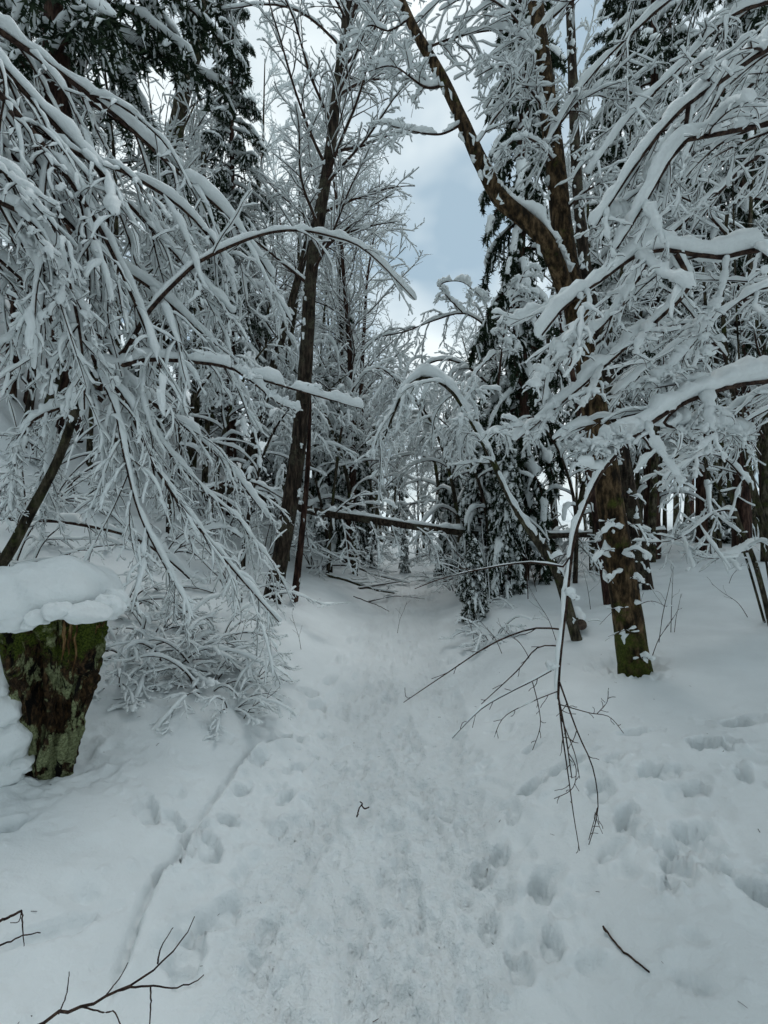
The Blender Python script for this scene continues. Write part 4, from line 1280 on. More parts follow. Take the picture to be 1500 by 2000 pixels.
for (kind, u, d, sc, rz, lab) in [
        ('droopA', 560, 9.0, .8, 0.3, 'bowed tree with hanging white twigs right behind the leaning trunk'),
        ('droopB', 640, 9.5, .9, 2.6, 'bowed small tree with hanging white twigs right of the leaning trunk'),
        ('droopA', 690, 10.0, 1.0, 2.9, 'bowed tree with hanging white twigs left of the path end'),
        ('droopA', 900, 9.5, .9, 3.0, 'bowed tree with hanging white twigs right of the path end'),
        ('droopB', 960, 8.0, .9, 3.2, 'bowed small tree right of the path by the drooping spruces'),
        ('droopA', 870, 13.0, 1.1, 3.6, 'bowed tree beyond the fallen trunk on the right'),
        ('droopA', 420, 8.0, .8, 0.2, 'bowed tree with hanging white twigs on the left slope'),
        ('droopB', 330, 6.5, .8, 0.4, 'bowed small tree behind the drooping boughs on the slope'),
        ('droopB', 480, 7.0, .75, 6.0, 'bowed small tree left of the leaning trunk'),
        ('droopA', 180, 7.0, .7, 0.1, 'bowed tree on the slope above the stump'),
        ('droopB', 60, 6.0, .8, 5.9, 'bowed small tree at the left edge on the slope'),
        ('droopA', 1060, 9.0, .9, 2.8, 'bowed tree left behind the forked tree'),
        ('droopB', 1130, 7.5, .8, 3.4, 'bowed small tree just behind the forked tree'),
        ('droopB', 1290, 9.5, .9, 2.9, 'bowed small tree behind the right bank'),
        ('droopA', 1400, 9.0, .85, 3.1, 'bowed tree in the wood behind the mossy stems'),
        ('droopA', 720, 16.0, 1.2, 2.0, 'bowed tree far back left of the path'),
        ('droopA', 930, 17.0, 1.2, 3.4, 'bowed tree far back right of the path')]:
    x, y = px(u, d)
    place(kind, x, y, sc, rz, lab, 'tree', 'bowed trees with hanging twigs')

for k in range(46):
    d = 20 + 32 * prng.random()
    u = -250 + 2000 * prng.random()
    if 760 < u < 990:
        continue
    x, y = px(u, d)
    kind = ['bareA', 'bareC', 'tall', 'bareB'][int(prng.integers(0, 4))]
    if kind == 'tall' and 330 < u < 1050:
        kind = 'bareC'
    zone = next(z for lim, z in [(120, 'above the left edge of the slope'), (300, 'above the left slope'), (420, 'behind the forking trunk'), (520, 'behind the dark spruce left of centre'), (640, 'behind the leaning trunk'), (770, 'behind the pointed spruce'), (1110, 'behind the column spruce'), (1250, 'behind the forked tree'), (1380, 'beyond the right bank'), (9999, 'beyond the mossy stems at the right edge')] if u < lim)
    zone += '' if d < 34 else ', the farther row'
    o = place(kind, x, y, .85 + .4 * prng.random(), prng.random() * 6, ('tall dark spruce' if kind == 'tall' else 'snowy bare tree') + ' far back ' + zone, 'spruce' if kind == 'tall' else 'tree', 'spruces deep in the forest' if kind == 'tall' else 'bare trees deep in the forest')
for k in range(26):
    u = 1110 + 420 * prng.random()
    d = 8.5 + 9 * prng.random()
    x, y = px(u, d)
    zone = next(z for lim, z in [(1180, 'left of the forked tree'), (1250, 'close behind the forked tree'), (1320, 'just right of the forked tree'), (1390, 'in the middle of the right-hand wood'), (1450, 'behind the mossy stems'), (9999, 'at the right edge of the wood')] if u < lim)
    zone = ('nearer ' if d < 12 else 'farther ') + 'thin upright pole-like tree ' + zone
    place('pole', x, y, (1.0, 1.0, .8 + .5 * prng.random()), prng.random() * 6, zone, 'tree', POL, tilt=(R(4) * prng.standard_normal(), R(4) * prng.standard_normal()))

for k, (u, d, hh) in enumerate([(365, 11, .9), (410, 13, 1.0), (470, 12, 1.0), (505, 14, 1.1), (585, 13, 1.0), (610, 15, 1.2), (655, 16, 1.2), (690, 17, 1.2), (725, 18, 1.3), (745, 21, 1.3), (770, 23, 1.1), (835, 20, .9), (862, 18, .8), (885, 22, 1.0), (915, 20, 1.0), (60, 8.5, .9), (150, 9.5, .9), (260, 10, .9), (285, 12, 1.0), (940, 15, .9)]):
    x, y = px(u, d)
    names = ['under the upright mossy trunk', 'on the left slope', 'below the dark spruce', 'left of the leaning trunk', 'right behind the leaning trunk', 'beside the leaning trunk', 'left of the pointed spruce', 'just right of the pointed spruce', 'between pointed spruce and path', 'left in the path gap', 'in the path gap', 'right in the path gap', 'right of the path gap', 'far right of the path gap', 'behind the arching stem', 'at the left edge', 'above the bent stem', 'high on the left slope', 'higher up the left slope', 'left of the column spruce']
    place('pole', x, y, (1.3, 1.3, hh), prng.random() * 6, 'slim bare trunk ' + names[k], 'tree', 'slim trunks behind the path end', tilt=(R(5) * prng.standard_normal(), R(5) * prng.standard_normal()))

for k, (u, d, kd, sc, lab) in enumerate([(1180, 17, 'bareB', 1.0, 'bare tree filling the gap behind the forked tree'), (1255, 15, 'bareA', .9, 'bare tree filling the gap right of the forked tree'), (1330, 18, 'bareB', 1.1, 'bare tree at the back of the right bank'), (1395, 15, 'bareB', 1.0, 'bare tree behind the left mossy stem'), (1455, 17, 'bareA', 1.0, 'bare tree behind the right mossy stem'), (1290, 13, 'droopA', .9, 'bowed tree at the back of the right bank'), (1370, 12, 'droopB', 1.0, 'bowed small tree between the mossy stems and the bank'), (1220, 12, 'droopB', 1.0, 'bowed small tree close behind the forked tree foot'), (1480, 12, 'droopA', .8, 'bowed tree at the right edge of the bank')]):
    x, y = px(u, d)
    place(kd, x, y, sc, prng.random() * 6, lab, 'tree', 'trees behind the right bank')

# the wood behind and beside the viewer: unseen spruces added to shade the foreground
for (kind, x, y, sc, lab) in [
        ('tall', -3.6, -2.5, (1.3, 1.3, 1.0), 'spruce behind the viewer on the left, out of the picture'), ('tall', 3.8, -2.0, (1.3, 1.3, 1.0), 'spruce behind the viewer on the right, out of the picture'),
        ('tall', -1.8, -6.0, (1.5, 1.5, 1.1), 'second unseen spruce behind the viewer, left of the path'), ('tall', 2.2, -6.5, (1.5, 1.5, 1.1), 'second unseen spruce behind the viewer, right of the path'),
        ('tall', -6.0, .5, (1.3, 1.3, 1.0), 'unseen spruce beside the viewer up the left slope'), ('tall', 6.2, .8, (1.3, 1.3, 1.0), 'unseen spruce beside the viewer on the right bank')]:
    place(kind, x, y, sc, prng.random() * 6, lab, 'spruce', 'unseen spruces shading the foreground')

# shrubs: left slope, path end, right bank
spots = [(300, 1080, 'shrubB', 1.0, 'right beside the stump under the drooping boughs'), (230, 1180, 'shrubB', .8, 'just right of the stump cap'),
         (330, 1290, 'shrubB', .75, 'flattened on the bank right of the stump'), (420, 1240, 'shrubB', .7, 'at the tip of the drooping boughs'),
         (400, 1340, 'shrubB', .55, 'lowest on the left bank'), (250, 1270, 'shrubB', .6, 'close against the stump side'), (470, 1170, 'shrubA', .8, 'left of the leaning trunk foot'),
         (60, 1000, 'shrubA', 1.0, 'on the slope above the stump'), (150, 960, 'shrubB', 1.1, 'in the middle of the left slope'),
         (330, 960, 'shrubA', 1.1, 'behind the drooping boughs'), (430, 1040, 'shrubA', 1.2, 'below the broken stumps'), (250, 900, 'shrubC', 1.1, 'high on the left slope'),
         (90, 900, 'shrubC', 1.0, 'at the left edge of the slope'), (510, 1080, 'shrubC', 1.0, 'just left of the leaning trunk'), (620, 1110, 'shrubA', 1.0, 'right of the thin sapling stem'),
         (660, 1085, 'shrubC', 1.1, 'left of the path end'), (700, 1095, 'shrubB', 1.1, 'at the left corner of the path end'), (640, 1060, 'shrubC', 1.2, 'under the fallen trunk on the left'),
         (740, 1075, 'shrubA', 1.2, 'beyond the path end to the left'), (890, 1150, 'shrubA', .8, 'at the right corner of the path end'), (950, 1175, 'shrubC', .7, 'right of the path by the drooping spruces'),
         (900, 1100, 'shrubC', 1.1, 'beyond the path end to the right'), (1000, 1120, 'shrubA', 1.1, 'between drooping spruces and forked tree'), (960, 1245, 'shrubB', .55, 'low at the right edge of the path'),
         (1060, 1130, 'shrubC', .9, 'left behind the forked tree'), (1310, 1050, 'shrubB', 1.2, 'behind the right bank'), (1400, 1045, 'shrubA', 1.2, 'farther right behind the bank'),
         (1480, 1050, 'shrubB', 1.1, 'at the right edge behind the bank'), (1120, 1080, 'shrubA', 1.1, 'just behind the slim reddish stem'), (560, 1040, 'shrubA', 1.2, 'behind the leaning trunk'),
         (480, 1000, 'shrubC', 1.1, 'near the end of the fallen trunk'), (830, 1085, 'shrubC', .9, 'far down the path'), (20, 1120, 'shrubA', .8, 'behind the snow cap of the stump'), (360, 860, 'shrubC', 1.2, 'at the top of the left slope'),
         (300, 1225, 'shrubB', .6, 'half buried between stump and drooping tips'), (385, 1300, 'shrubB', .5, 'half buried low on the left bank'),
         (450, 1375, 'shrubB', .42, 'half buried closest to the path on the left'), (490, 1320, 'shrubB', .42, 'small and half buried by the left path edge'), (230, 1330, 'shrubB', .45, 'half buried at the foot of the stump')]
for (u, v, kind, sc, lab) in spots:
    p = ground_hit(u, v)
    place(kind, p[0], p[1], sc, prng.random() * 6, 'snow-laden low shrub ' + lab, 'shrub', SHG, sink=.02)

# ------------------------------------------------------------------ fallen trunk lying across
rng = np.random.default_rng(81)
fp = [(425, 952, 8.2), (520, 975, 8.1), (620, 1000, 8.0), (720, 1015, 8.0), (820, 1030, 8.0), (960, 1045, 8.2), (1120, 1045, 8.6), (1300, 1038, 9.2)]
P = curve(fp, 90)
r = np.linspace(.072, .045, 90)
FB = P[0, 0].copy()
FT = root_at('fallen_tree', FB, 'fallen trunk lying across the way behind the path end, snow along its top', 'tree')
V, F = trunk_geo(P, r, 14, rng, .08)
o = add('trunk', V, F, BARK, FT, FB)
V, F = snow_on(P, r[None], .065, rng, sides=8, K2=170, gaps=.05, lump=44, steep=.3)
add('snow_cover', V, F, SNOW, o, FB)
pos, d, ln, rr, par = spawn(P, r[None], 34, rng, ang=(50, 85), ratio=.10, taper=.1, flat=90, rfac=.2, rmax=.014)
d = norm(d + np.array([0, 0, -.5]))
P0, R0 = grow(pos, d, ln, rr, 10, rng, droop=.10, wander=.08)
st = twig_set(P0, R0, [dict(n=8, K=5, ratio=.4, droop=.08, flat=45, rmax=.006), dict(n=4, K=3, ratio=.4, droop=.08, flat=45, rmax=.004)], rng)
bp = [tubes(P, Rr, 4 if i == 0 else 3, rng, upright=i > 0) for i, (P, Rr, a) in enumerate(st)]
sp = [snow_on(P, Rr, [.03, .022, .016][i], rng, sides=[6, 5, 4][i], gaps=.12, lump=3, steep=.45) for i, (P, Rr, a) in enumerate(st)]
o = add('crown', *join(bp), TWIG, FT, FB)
add('snow_cover', *join(sp), SNOW, o, FB)


# fallen branches
def fallen_branch(pts, r0, r1, label, seed, s=.03, n=7, bark=TWIG, group='fallen branches at the path end', ratio=.35):
    rng = np.random.default_rng(seed)
    P, Rr = limb_stack([(pts, r0, r1)], 24)
    keep_above(P, r1)
    b = P[0, 0].copy()
    root = root_at('fallen_branch', b, label, 'branch', group)
    st = twig_set(P, Rr, [dict(n=n, K=7, ratio=ratio, taper=.4, ang=(25, 55), flat=50, droop=.05, wander=.12, rfac=.5, rmax=.007), dict(n=4, K=4, ratio=.4, flat=45, droop=.05, rmax=.004)], rng)
    limbs_to_objects(root, b, st, [dict(s=s, K2=40, lump=9, gaps=.2), dict(s=s * .6, gaps=.2), dict(s=s * .45, gaps=.2, sides=5)], rng, bark=bark, part='stem')


def on_ground(lst, lift=0.0):
    out = []
    for u, v in lst:
        p = ground_hit(u, v)
        out.append((u, v - lift, p[1]))
    return out


fallen_branch(on_ground([(635, 1125), (690, 1140), (730, 1152), (770, 1160)]), .04, .015, 'thick fallen branch pointing at the path end from the left', 91, bark=BARK_GREY)
fallen_branch(on_ground([(600, 1110), (660, 1105), (720, 1120), (800, 1140)]), .025, .008, 'fallen branch stretched across the path end', 92)
fallen_branch(on_ground([(700, 1150), (760, 1140), (830, 1135), (900, 1120)]), .02, .006, 'thin fallen branch lying across the farthest bit of path', 93)
fallen_branch(on_ground([(655, 1090), (700, 1100), (760, 1120)]), .02, .006, 'short fallen branch in the heap left of the path end', 94)
fallen_branch(on_ground([(860, 1140), (900, 1125), (960, 1110)]), .02, .006, 'fallen branch in the heap right of the path end', 95)
fallen_branch(on_ground([(720, 1175), (770, 1165), (830, 1170)]), .012, .004, 'thin dark twig branch nearest on the path end', 96, s=.008)
lb = [(-60, 1010, 3.6), (60, 1016, 3.6), (140, 1022, 3.6), (260, 1050, 3.55), (330, 1095, 3.5), (370, 1130, 3.45)]
fallen_branch(lb, .016, .007, 'dark broken branch with snow on top, sloping behind the stump', 97, s=.042, group='broken branches on the left bank', n=4, ratio=.2)
fallen_branch([(330, 1090, 3.6), (370, 1050, 3.7), (430, 1032, 3.8), (470, 1050, 3.9)], .010, .005, 'short arched broken branch among the drooping boughs', 98, s=.025, group='broken branches on the left bank', n=3, ratio=.2)
fallen_branch([(400, 960, 6.5), (450, 940, 6.5), (500, 945, 6.5), (555, 975, 6.5)], .02, .010, 'arched snowy branch above the broken stumps', 99, s=.045, group='broken branches on the left bank', n=3, ratio=.2)

# broken stumps on the left slope
def small_stump(u, v, w, h, label, seed):
    rng = np.random.default_rng(seed)
    p = ground_hit(u, v)
    k = p[1] / FPX
    zz = np.linspace(-.1, h * k, 24)
    P = np.stack([p[0] + .05 * zz, np.full(24, p[1]), p[2] + zz], -1)[None]
    r = np.full(24, w * k / 2) * np.linspace(1.1, .9, 24)
    root = root_at('broken_stump', p, label, 'stump', 'broken stumps on the left slope')
    V, F = trunk_geo(P, r, 16, rng, .15)
    V = V.reshape(24, 16, 3)
    V[-3:, :, 2] += rng.random(16)[None, :] * h * k * .18 * np.array([.3, .6, 1.0])[:, None]
    V = np.concatenate([V.reshape(-1, 3), V[-1].mean(0, keepdims=True) - np.array([[0, 0, .04]])])
    cap = np.array([[23 * 16 + i, 23 * 16 + (i + 1) % 16, 384, 384] for i in range(16)])
    me_v, me_f = V, np.concatenate([F, cap])
    o = add('trunk', me_v, me_f[:-16], BARK_RED, root, p)
    add('broken_top', me_v, me_f[-16:, :3], WOOD, root, p)
    q = P[:, -1:] + np.stack([np.linspace(-.8, .8, 8) * w * k / 2, np.zeros(8), np.full(8, .02)], -1)[None]
    add('snow_cover', *snow_on(q, np.full((1, 8), .01), w * k * .33, rng, sides=8, gaps=0, lump=3), SNOW, root, p)


small_stump(424, 1000, 22, 45, 'left one of two broken stumps on the slope, snow on top', 85)
small_stump(452, 1010, 20, 32, 'right one of two broken stumps on the slope, reddish wood', 86)

# cut log end by the arching stem
p = ground_hit(1135, 1240)
lc = at(1135, 1220, p[1])
rng = np.random.default_rng(87)
root = root_at('cut_log', lc, 'sawn log end with a snow cap, at the foot of the arching stem', 'log')
dirv = norm(np.array([.35, 1.0, -.12]))
P = (lc[None] + dirv[None] * np.linspace(0, 1.0, 20)[:, None])[None]
r = np.full(20, .058)
add('bark', *trunk_geo(P, r, 20, rng, .06), BARK_GREY, root, lc)
a = np.linspace(0, 2 * np.pi, 25)[:-1]
sx = norm(np.cross(dirv, [0, 0, 1]))
sz = np.cross(sx, dirv)
dv = lc[None] - dirv * .004 + .056 * (np.cos(a)[:, None] * sx + np.sin(a)[:, None] * sz)
V = np.concatenate([dv, [lc - dirv * .008]])
add('cut_face', V, np.array([[i, (i + 1) % 24, 24] for i in range(24)]), WOOD, root, lc)
add('snow_cover', *snow_on(P, r[None], .065, rng, sides=9, K2=30, gaps=.0, lump=6), SNOW, root, lc)

# ------------------------------------------------------------------ the mossy stump with its big snow cap
rng = np.random.default_rng(88)
sp0 = ground_hit(92, 1508)
sD = sp0[1] + .10
k = sD / FPX
base = at(95, 1530, sD)
root = root_at('mossy_stump', base, 'mossy rotten stump at left, narrow at its foot, under a thick snow cap', 'stump')
K, S = 90, 96
t = np.linspace(0, 1, K)
cu = np.interp(t, [0, .15, .5, .8, 1], [95, 93, 100, 105, 106])
hw = np.interp(t, [0, .08, .25, .5, .8, 1], [44, 46, 56, 76, 90, 94]) * k
vv = 1530 - t * (1530 - 1198)
th = np.arange(S) / S * 2 * np.pi
cen = np.stack([at(u, v, sD) for u, v in zip(cu, vv)])
prof = 1 + .10 * np.cos(3 * th + .6) + .06 * np.cos(5 * th + 2) + .03 * np.cos(8 * th + 1)
n1 = vnoise(th[None, :] * 6 + t[:, None] * 1.5, t[:, None] * 3.5, .55, 3, 8) * .07
n2 = vnoise(th[None, :] * 9 + t[:, None] * 3, t[:, None] * 14, .5, 1, 5) * .045 + vnoise(th[None, :] * 22, t[:, None] * 30, .5, 2, 9) * .02
tw_ = th[None, :] + .5 * t[:, None]
n3 = -.24 * smooth(.35, .9, np.abs(vnoise(tw_ * 4 / (2 * np.pi) * 3 + 40, t[:, None] * 2.2, 1.0, 6, 1)))
n4 = .05 * vnoise(np.cos(th)[None, :] * 5 + 9, t[:, None] * 9 + np.sin(th)[None, :] * 5, .6, 9, 4)
rr = hw[:, None] * (prof[None, :] / 1.04 + n1 * 1.9 + n2 * 1.3 + n3 + n4 * 1.4)
V = np.stack([cen[:, 0][:, None] + rr * np.cos(th)[None], cen[:, 1][:, None] + rr * np.sin(th)[None] * .9, cen[:, 2][:, None] + 0 * rr], -1)
V[-6:, :, 2] += (rng.random(S)[None, :] * .03) * np.linspace(0, 1, 6)[:, None]
V = V.reshape(-1, 3)
F = ring_faces(1, K, S)
V = np.concatenate([V, cen[-1:]])
cap = np.array([[(K - 1) * S + i, (K - 1) * S + (i + 1) % S, K * S] for i in range(S)])
F = np.concatenate([F, np.concatenate([cap, cap[:, 2:]], 1)])
fl = F[F[:, 2] != F[:, 3]]
st_ = add('trunk', V, fl, STUMP, root, base)
add('broken_top', V, cap, WOOD, root, base)
# splintered wood standing proud along the right-hand edge, and loose bark plates
for q in range(9):
    a_ = R(-48) + R(50) * (q + rng.random()) / 9
    t1, t0 = .99, .62 + .25 * rng.random()
    tt = np.linspace(t1, t0, 7)
    rq = np.interp(tt, t, hw) * 1.0
    cq = np.stack([np.interp(tt, t, cen[:, i]) for i in range(3)], -1)
    Q = cq + np.stack([rq * math.cos(a_), rq * math.sin(a_) * .9, 0 * rq], -1) + .004 * rng.standard_normal((7, 3))
    add('splinter', *tubes(Q[None], (np.array([.4, 1, 1.1, .9, .7, .5, .2]) * (.0045 + .004 * rng.random()))[None], 5, rng, upright=False), SPLINTER, root, base, smooth_shade=False)
for q in range(14):
    a_ = R(-150) + R(150) * rng.random()
    t1 = .25 + .65 * rng.random()
    tt = np.linspace(t1, t1 - .10 - .12 * rng.random(), 5)
    rq = np.interp(tt, t, hw) * (1.00 + .05 * rng.random())
    cq = np.stack([np.interp(tt, t, cen[:, i]) for i in range(3)], -1)
    aa = a_ + np.linspace(0, .3 * rng.standard_normal(), 5)
    Q = cq + np.stack([rq * np.cos(aa), rq * np.sin(aa) * .9, 0 * rq], -1)
    w_ = .018 + .022 * rng.random()
    side = np.stack([-np.sin(aa), np.cos(aa) * .9, 0 * aa], -1) * w_ * np.array([.5, 1, .9, 1, .4])[:, None]
    out = np.stack([np.cos(aa), np.sin(aa), 0 * aa], -1) * .010
    ringv = np.stack([Q - side, Q - side * .4 + out, Q + side * .5 + out * 1.2, Q + side, Q - out * 2], 1).reshape(-1, 3)
    add('bark_plate', ringv, ring_faces(1, 5, 5), STUMP, root, base)


def blob(c, rx, ry, rz, seed, n=48, m=26, amp=.10, flat=.45):
    """lumpy mound: superellipsoid, flattened underneath"""
    o = seed * 3.7
    a = np.arange(n) / n * 2 * np.pi
    e = np.linspace(-np.pi / 2, np.pi / 2, m)
    ce, se = np.cos(e), np.sin(e)
    ce = np.abs(ce) ** .85
    X = ce[:, None] * np.cos(a)[None]
    Y = ce[:, None] * np.sin(a)[None]
    Z = np.where(se < 0, se * flat, se)[:, None] + 0 * X
    rn = 1 + amp * vnoise(X * 1.3 + Z, Y * 1.3 - Z, .6, o, o) + amp * .5 * vnoise(X * 3 + Z * 2, Y * 3 + Z, .6, o, 2)
    V = np.stack([X * rx * rn, Y * ry * rn, Z * rz * rn], -1).reshape(-1, 3) + np.asarray(c)
    return V, ring_faces(1, m, n)


top = cen[-1]
sb = [blob(top + np.array([-.06, .03, .045]), .32, .30, .22, 1, 80, 44, .15, .35)]
for (u, v, w, h, dd) in [(28, 1218, 34, 24, -.24), (72, 1210, 22, 17, -.27), (55, 1222, 12, 12, -.27), (110, 1196, 28, 20, -.27), (170, 1200, 44, 22, -.22), (208, 1190, 34, 26, -.12), (140, 1206, 14, 8, -.27), (0, 1200, 34, 40, -.15), (225, 1175, 26, 22, 0)]:
    kk = (sD + dd) / FPX
    sb.append(blob(at(u, v, sD + dd), w * kk, w * kk * .8, h * kk, u + 5, 30, 18, .22, .7))
add('snow_cap', *join(sb), SNOW_MOUND, root, base)
# snow packed against its left flank
sb = []
for (u, v, w, h, dd) in [(-8, 1270, 30, 60, -.14), (-4, 1330, 34, 56, -.15), (8, 1385, 36, 40, -.16), (10, 1455, 40, 44, -.17), (-30, 1430, 60, 90, -.05), (-40, 1320, 60, 110, -.0), (36, 1492, 26, 18, -.15), (-20, 1500, 60, 40, -.17)]:
    kk = (sD + dd) / FPX
    sb.append(blob(at(u, v, sD + dd), w * kk, w * kk * .9, h * kk, abs(u) + v, 36, 24, .18, 1.0))
add('snow_bank', *join(sb), SNOW_MOUND, root, base)
# drift rising on its right side and behind
p = ground_hit(215, 1400)

# ------------------------------------------------------------------ right: clump of mossy stems at the edge
g = ground_hit(1492, 1215)
hD = g[1]
hb = at(1492, 1215, hD)
hero_tree('hazel_clump', 'clump of mossy slender stems rising at the right edge', 'tree', None,
          [([(1512, 1250, hD), (1478, 1110, hD), (1436, 1000, hD), (1412, 880, hD), (1392, 760, hD), (1380, 620, hD), (1370, 480, hD + .1)], .024, .012),
           ([(1530, 1240, hD), (1505, 1080, hD), (1474, 960, hD), (1446, 840, hD), (1420, 700, hD), (1410, 560, hD), (1420, 420, hD)], .030, .015),
           ([(1500, 1240, hD + .1), (1440, 1040, hD + .1), (1370, 900, hD + .1), (1300, 830, hD + .1)], .012, .006),
           ([(1520, 1240, hD - .05), (1490, 1060, hD - .05), (1462, 920, hD - .1), (1440, 640, hD - .1), (1430, 300, hD - .1)], .011, .006)],
          [([(1440, 1000, hD), (1400, 1000, hD - .1), (1330, 1050, hD - .3), (1270, 1060, hD - .4)], .008, .003),
           ([(1470, 960, hD), (1420, 900, hD - .3), (1370, 890, hD - .5), (1310, 930, hD - .6)], .010, .003),
           ([(1420, 700, hD), (1360, 640, hD - .2), (1300, 640, hD - .3), (1240, 690, hD - .4)], .012, .003),
           ([(1410, 620, hD), (1460, 560, hD - .2), (1520, 540, hD - .3)], .012, .003),
           ([(1395, 680, hD), (1340, 600, hD + .2), (1280, 560, hD + .3), (1200, 580, hD + .4)], .012, .003),
           ([(1420, 460, hD), (1360, 400, hD), (1290, 380, hD), (1210, 420, hD)], .012, .003),
           ([(1480, 1060, hD), (1430, 1085, hD - .2), (1380, 1090, hD - .3), (1340, 1075, hD - .4)], .007, .002)],
          [dict(n=9, K=7, ratio=.42, taper=.4, ang=(25, 55), flat=40, droop=.06, wander=.12, rfac=.55, rmax=.005),
           dict(n=5, K=4, ratio=.42, taper=.4, ang=(25, 55), flat=40, droop=.05, wander=.16, rfac=.6, rmax=.004)],
          [dict(s=.030, K2=36, lump=8, gaps=.15, sides=7), dict(s=.020, K2=10, lump=4, gaps=.2, steep=.35), dict(s=.013, lump=2, gaps=.25, steep=.35, sides=5)],
          seed=61, bark=BARK_GREY, base=hb, plast=14, plast_dir=(-.3, -.8, .4))

# bare saplings and shoots poking from the snow
def sapling(pts, r0, label, seed, n=5, s=0.0, group='bare saplings on the right bank', ratio=.35):
    rng = np.random.default_rng(seed)
    P, Rr = limb_stack([(pts, r0, .0014)], 14)
    b = P[0, 0].copy()
    root = root_at('sapling', b, label, 'sapling', group)
    st = twig_set(P, Rr, [dict(n=n, K=6, ratio=ratio, taper=.5, ang=(25, 50), flat=70, droop=-.02, wander=.14, rfac=.6, rmax=.004, t0=.3)], rng)
    limbs_to_objects(root, b, st, [dict(s=s, gaps=.4, lump=4) if s else None, dict(s=s * .7, gaps=.4) if s else None], rng, part='stem', limb_sides=5)


def upright(u, v, du, h, r0, label, seed, **kw):
    p = ground_hit(u, v)
    d = p[1]
    sapling([(u, v + 14, d), (u + du * .3, v - h * .35, d), (u + du * .7, v - h * .7, d), (u + du, v - h, d)], r0, label, seed, **kw)


upright(1205, 1105, 15, 110, .008, 'dark branched sapling on the open snow right of the forked tree', 201, n=6, ratio=.5)
upright(1232, 955, -8, 120, .012, 'straight thin pole of a sapling at the edge of the bank', 202, n=3, s=.01)
upright(1310, 1235, 5, 130, .004, 'upright shoot on the bank, taller of the close pair', 203, n=2, ratio=.2)
upright(1316, 1235, 14, 75, .0035, 'upright shoot on the bank, shorter of the close pair', 204, n=2, ratio=.2)
upright(1285, 1255, 30, 150, .005, 'leaning shoot just right of the forked tree foot', 205, n=3, s=.008)
upright(1270, 1280, 55, 90, .004, 'curved shoot at the right of the forked tree foot', 206, n=3)
upright(1150, 1080, -8, 120, .007, 'sapling left of the forked tree, straight', 207, n=4, s=.012)
upright(1050, 1155, -40, 120, .010, 'first of the stems crowded left of the forked tree', 208, n=3, s=.012)
upright(1032, 1170, -8, 130, .010, 'second of the stems crowded left of the forked tree, upright', 209, n=3, s=.012)
upright(1015, 1150, 12, 130, .008, 'third of the stems crowded left of the forked tree', 210, n=3, s=.012)
upright(1155, 1190, -20, 100, .005, 'thin shoot between the arching stem and the forked tree', 211, n=3, s=.008)
upright(1090, 1250, -60, 110, .004, 'thin curved shoot below the arching stem', 212, n=4)
upright(1040, 1285, -70, 70, .004, 'low spreading twig right of the path', 213, n=5)
upright(985, 1275, -60, 80, .004, 'low spreading twig near the right path edge', 214, n=5)
upright(930, 1260, -30, 90, .004, 'bare twig nearest the right edge of the path', 215, n=5)
upright(1420, 1140, 30, 40, .004, 'short stub of a shoot on the far bank', 216, n=2)
upright(775, 1230, 20, 55, .003, 'tiny bare twig standing in the path', 217, n=4, ratio=.5)
upright(1465, 1200, -75, 60, .004, 'shoot leaning left below the mossy stems', 218, n=3)
upright(470, 1400, 70, 50, .0035, 'dark bare twig sticking out of the left bank', 219, n=4, group='bare twigs on the left bank')
upright(590, 1270, -20, 70, .003, 'small bare twig on the left path edge', 220, n=4, group='bare twigs on the left bank')
upright(460, 1290, 20, 80, .003, 'thin bare twig under the drooping boughs', 221, n=4, group='bare twigs on the left bank')

# ------------------------------------------------------------------ twigs lying on the snow in front
def stick(specs, label, seed, group=None, mat=TWIG, name='twig'):
    rng = np.random.default_rng(seed)
    P, Rr = limb_stack(specs, 16)
    ll = np.linalg.norm(P[:, -1] - P[:, 0], axis=-1)[:, None, None]
    P[:, 2:-1:3] += .010 * ll * rng.standard_normal((len(P), P[:, 2:-1:3].shape[1], 3))
    keep_above(P, .004)
    b = P[0, 0].copy()
    V, F = tubes(P, Rr, 6, rng, upright=False)
    tag(add(name, V, F, mat, None, b), label, 'twig', group)


def gp(u, v, up=0.0):
    p = ground_hit(u, v + up)
    return (u, v, p[1])


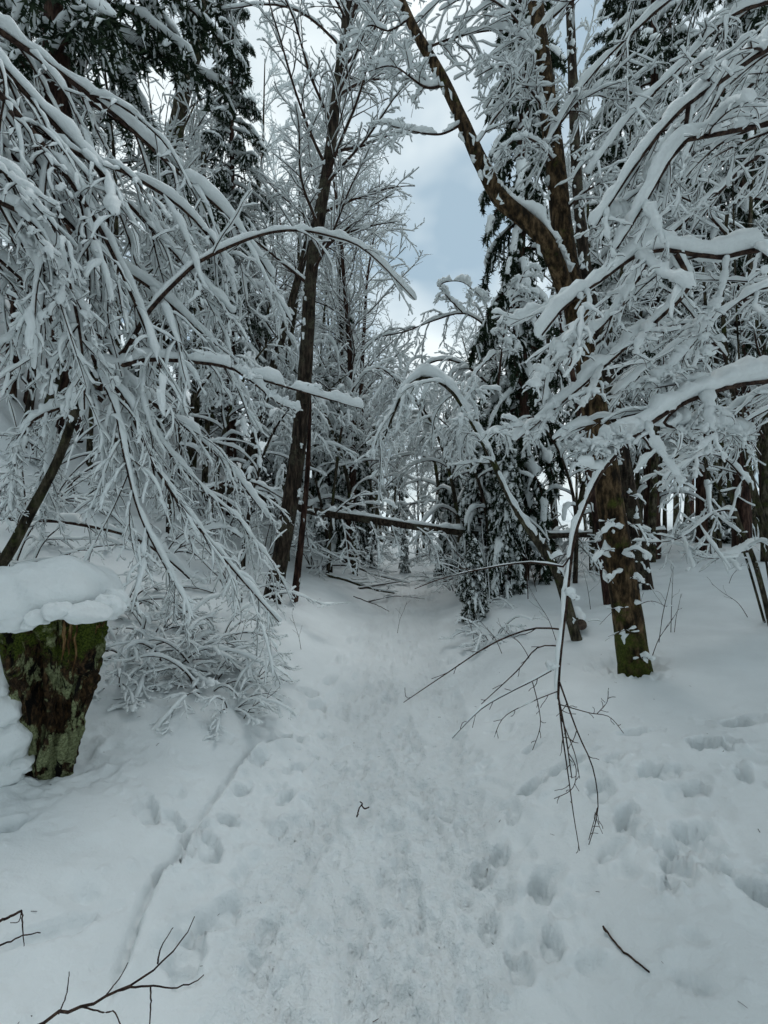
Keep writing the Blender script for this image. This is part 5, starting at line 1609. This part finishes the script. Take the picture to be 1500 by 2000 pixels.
fo = 1.15
stick([([(60, 2010, fo), (160, 1965, fo), (230, 1935, fo), (300, 1895, fo), (345, 1850, fo), (365, 1815, fo), (380, 1790, fo)], .0042, .0012),
       ([(230, 1935, fo), (290, 1925, fo), (340, 1930, fo), (372, 1922, fo), (398, 1904, fo)], .0026, .0012),
       ([(294, 1928, fo), (294, 1965, fo), (292, 2010, fo)], .002, .0014),
       ([(308, 1882, fo), (315, 1850, fo), (338, 1812, fo)], .0022, .001),
       ([(206, 1945, fo), (235, 1908, fo), (250, 1880, fo)], .002, .001),
       ([(115, 1980, fo), (130, 1940, fo), (135, 1898, fo)], .002, .001),
       ([(158, 1966, fo), (205, 1978, fo), (222, 1975, fo), (236, 2002, fo)], .002, .0014)],
      'forked bare twig reaching in at the lower left corner', 231, 'bare twigs in front')
stick([([(-40, 1815, 1.2), (10, 1795, 1.2), (42, 1779, 1.2)], .004, .003), ([(42, 1779, 1.2), (44, 1810, 1.2), (47, 1848, 1.2)], .0022, .001), ([(42, 1781, 1.2), (36, 1800, 1.2), (20, 1802, 1.2)], .0014, .0008)],
      'short broken twig at the left edge, bent down at its tip', 232, 'bare twigs in front')
stick([([(-40, 1865, 1.2), (10, 1842, 1.2), (45, 1828, 1.2), (79, 1822, 1.2)], .003, .0012)], 'thin straight twig at the left edge, below the broken one', 233, 'bare twigs in front')
stick([([gp(1178, 1812), gp(1205, 1850), gp(1235, 1878), gp(1268, 1905)], .004, .003), ([gp(1178, 1812), gp(1180, 1822), gp(1186, 1826)], .003, .002)], 'lone thin stick lying on the snow at lower right', 234, 'bare twigs in front')
stick([([gp(697, 1597), gp(702, 1580), gp(708, 1572), gp(703, 1568)], .0045, .003), ([gp(706, 1574), gp(712, 1582), gp(721, 1578)], .0045, .003)], 'small dark forked twig lying in the middle of the path', 235, 'bare twigs in front')
stick([([gp(690, 1165), gp(730, 1180), gp(760, 1195)], .008, .004)], 'twig lying on the snow near the path end', 236, 'bare twigs in front')

# bits of bark and twig fallen on the snow
rng = np.random.default_rng(240)
n = 110
yy = 1.3 + 7 * rng.random(n) ** 1.3
xx = path_x(yy) + (rng.random(n) - .5) * (1.5 + .9 * yy)
a = rng.random(n) * 6.28
ll = .004 + .012 * rng.random(n) ** 2
gi = np.clip(np.searchsorted(gx, xx), 0, nx - 1)
gj = np.clip(np.searchsorted(gy, yy), 0, ny - 1)
c = np.stack([xx, yy, GZ[gj, gi] + .004], -1)
dv = np.stack([np.cos(a), np.sin(a), .15 * rng.standard_normal(n)], -1) * ll[:, None]
P = np.stack([c - dv, c + .2 * dv * np.array([1, 1, 2]), c + dv], 1)
tag(add('forest_litter', *tubes(P, np.full((n, 3), .0009) * (.6 + rng.random((n, 1))), 4, rng, upright=False), TWIG), 'tiny dark bits of bark and twig scattered on the snow', 'litter', kind='stuff')

# protos that were never placed would float at the origin
for kk_, o in protos.items():
    if kk_ not in used:
        for c in list(o.children_recursive) + [o]:
            bpy.data.objects.remove(c)
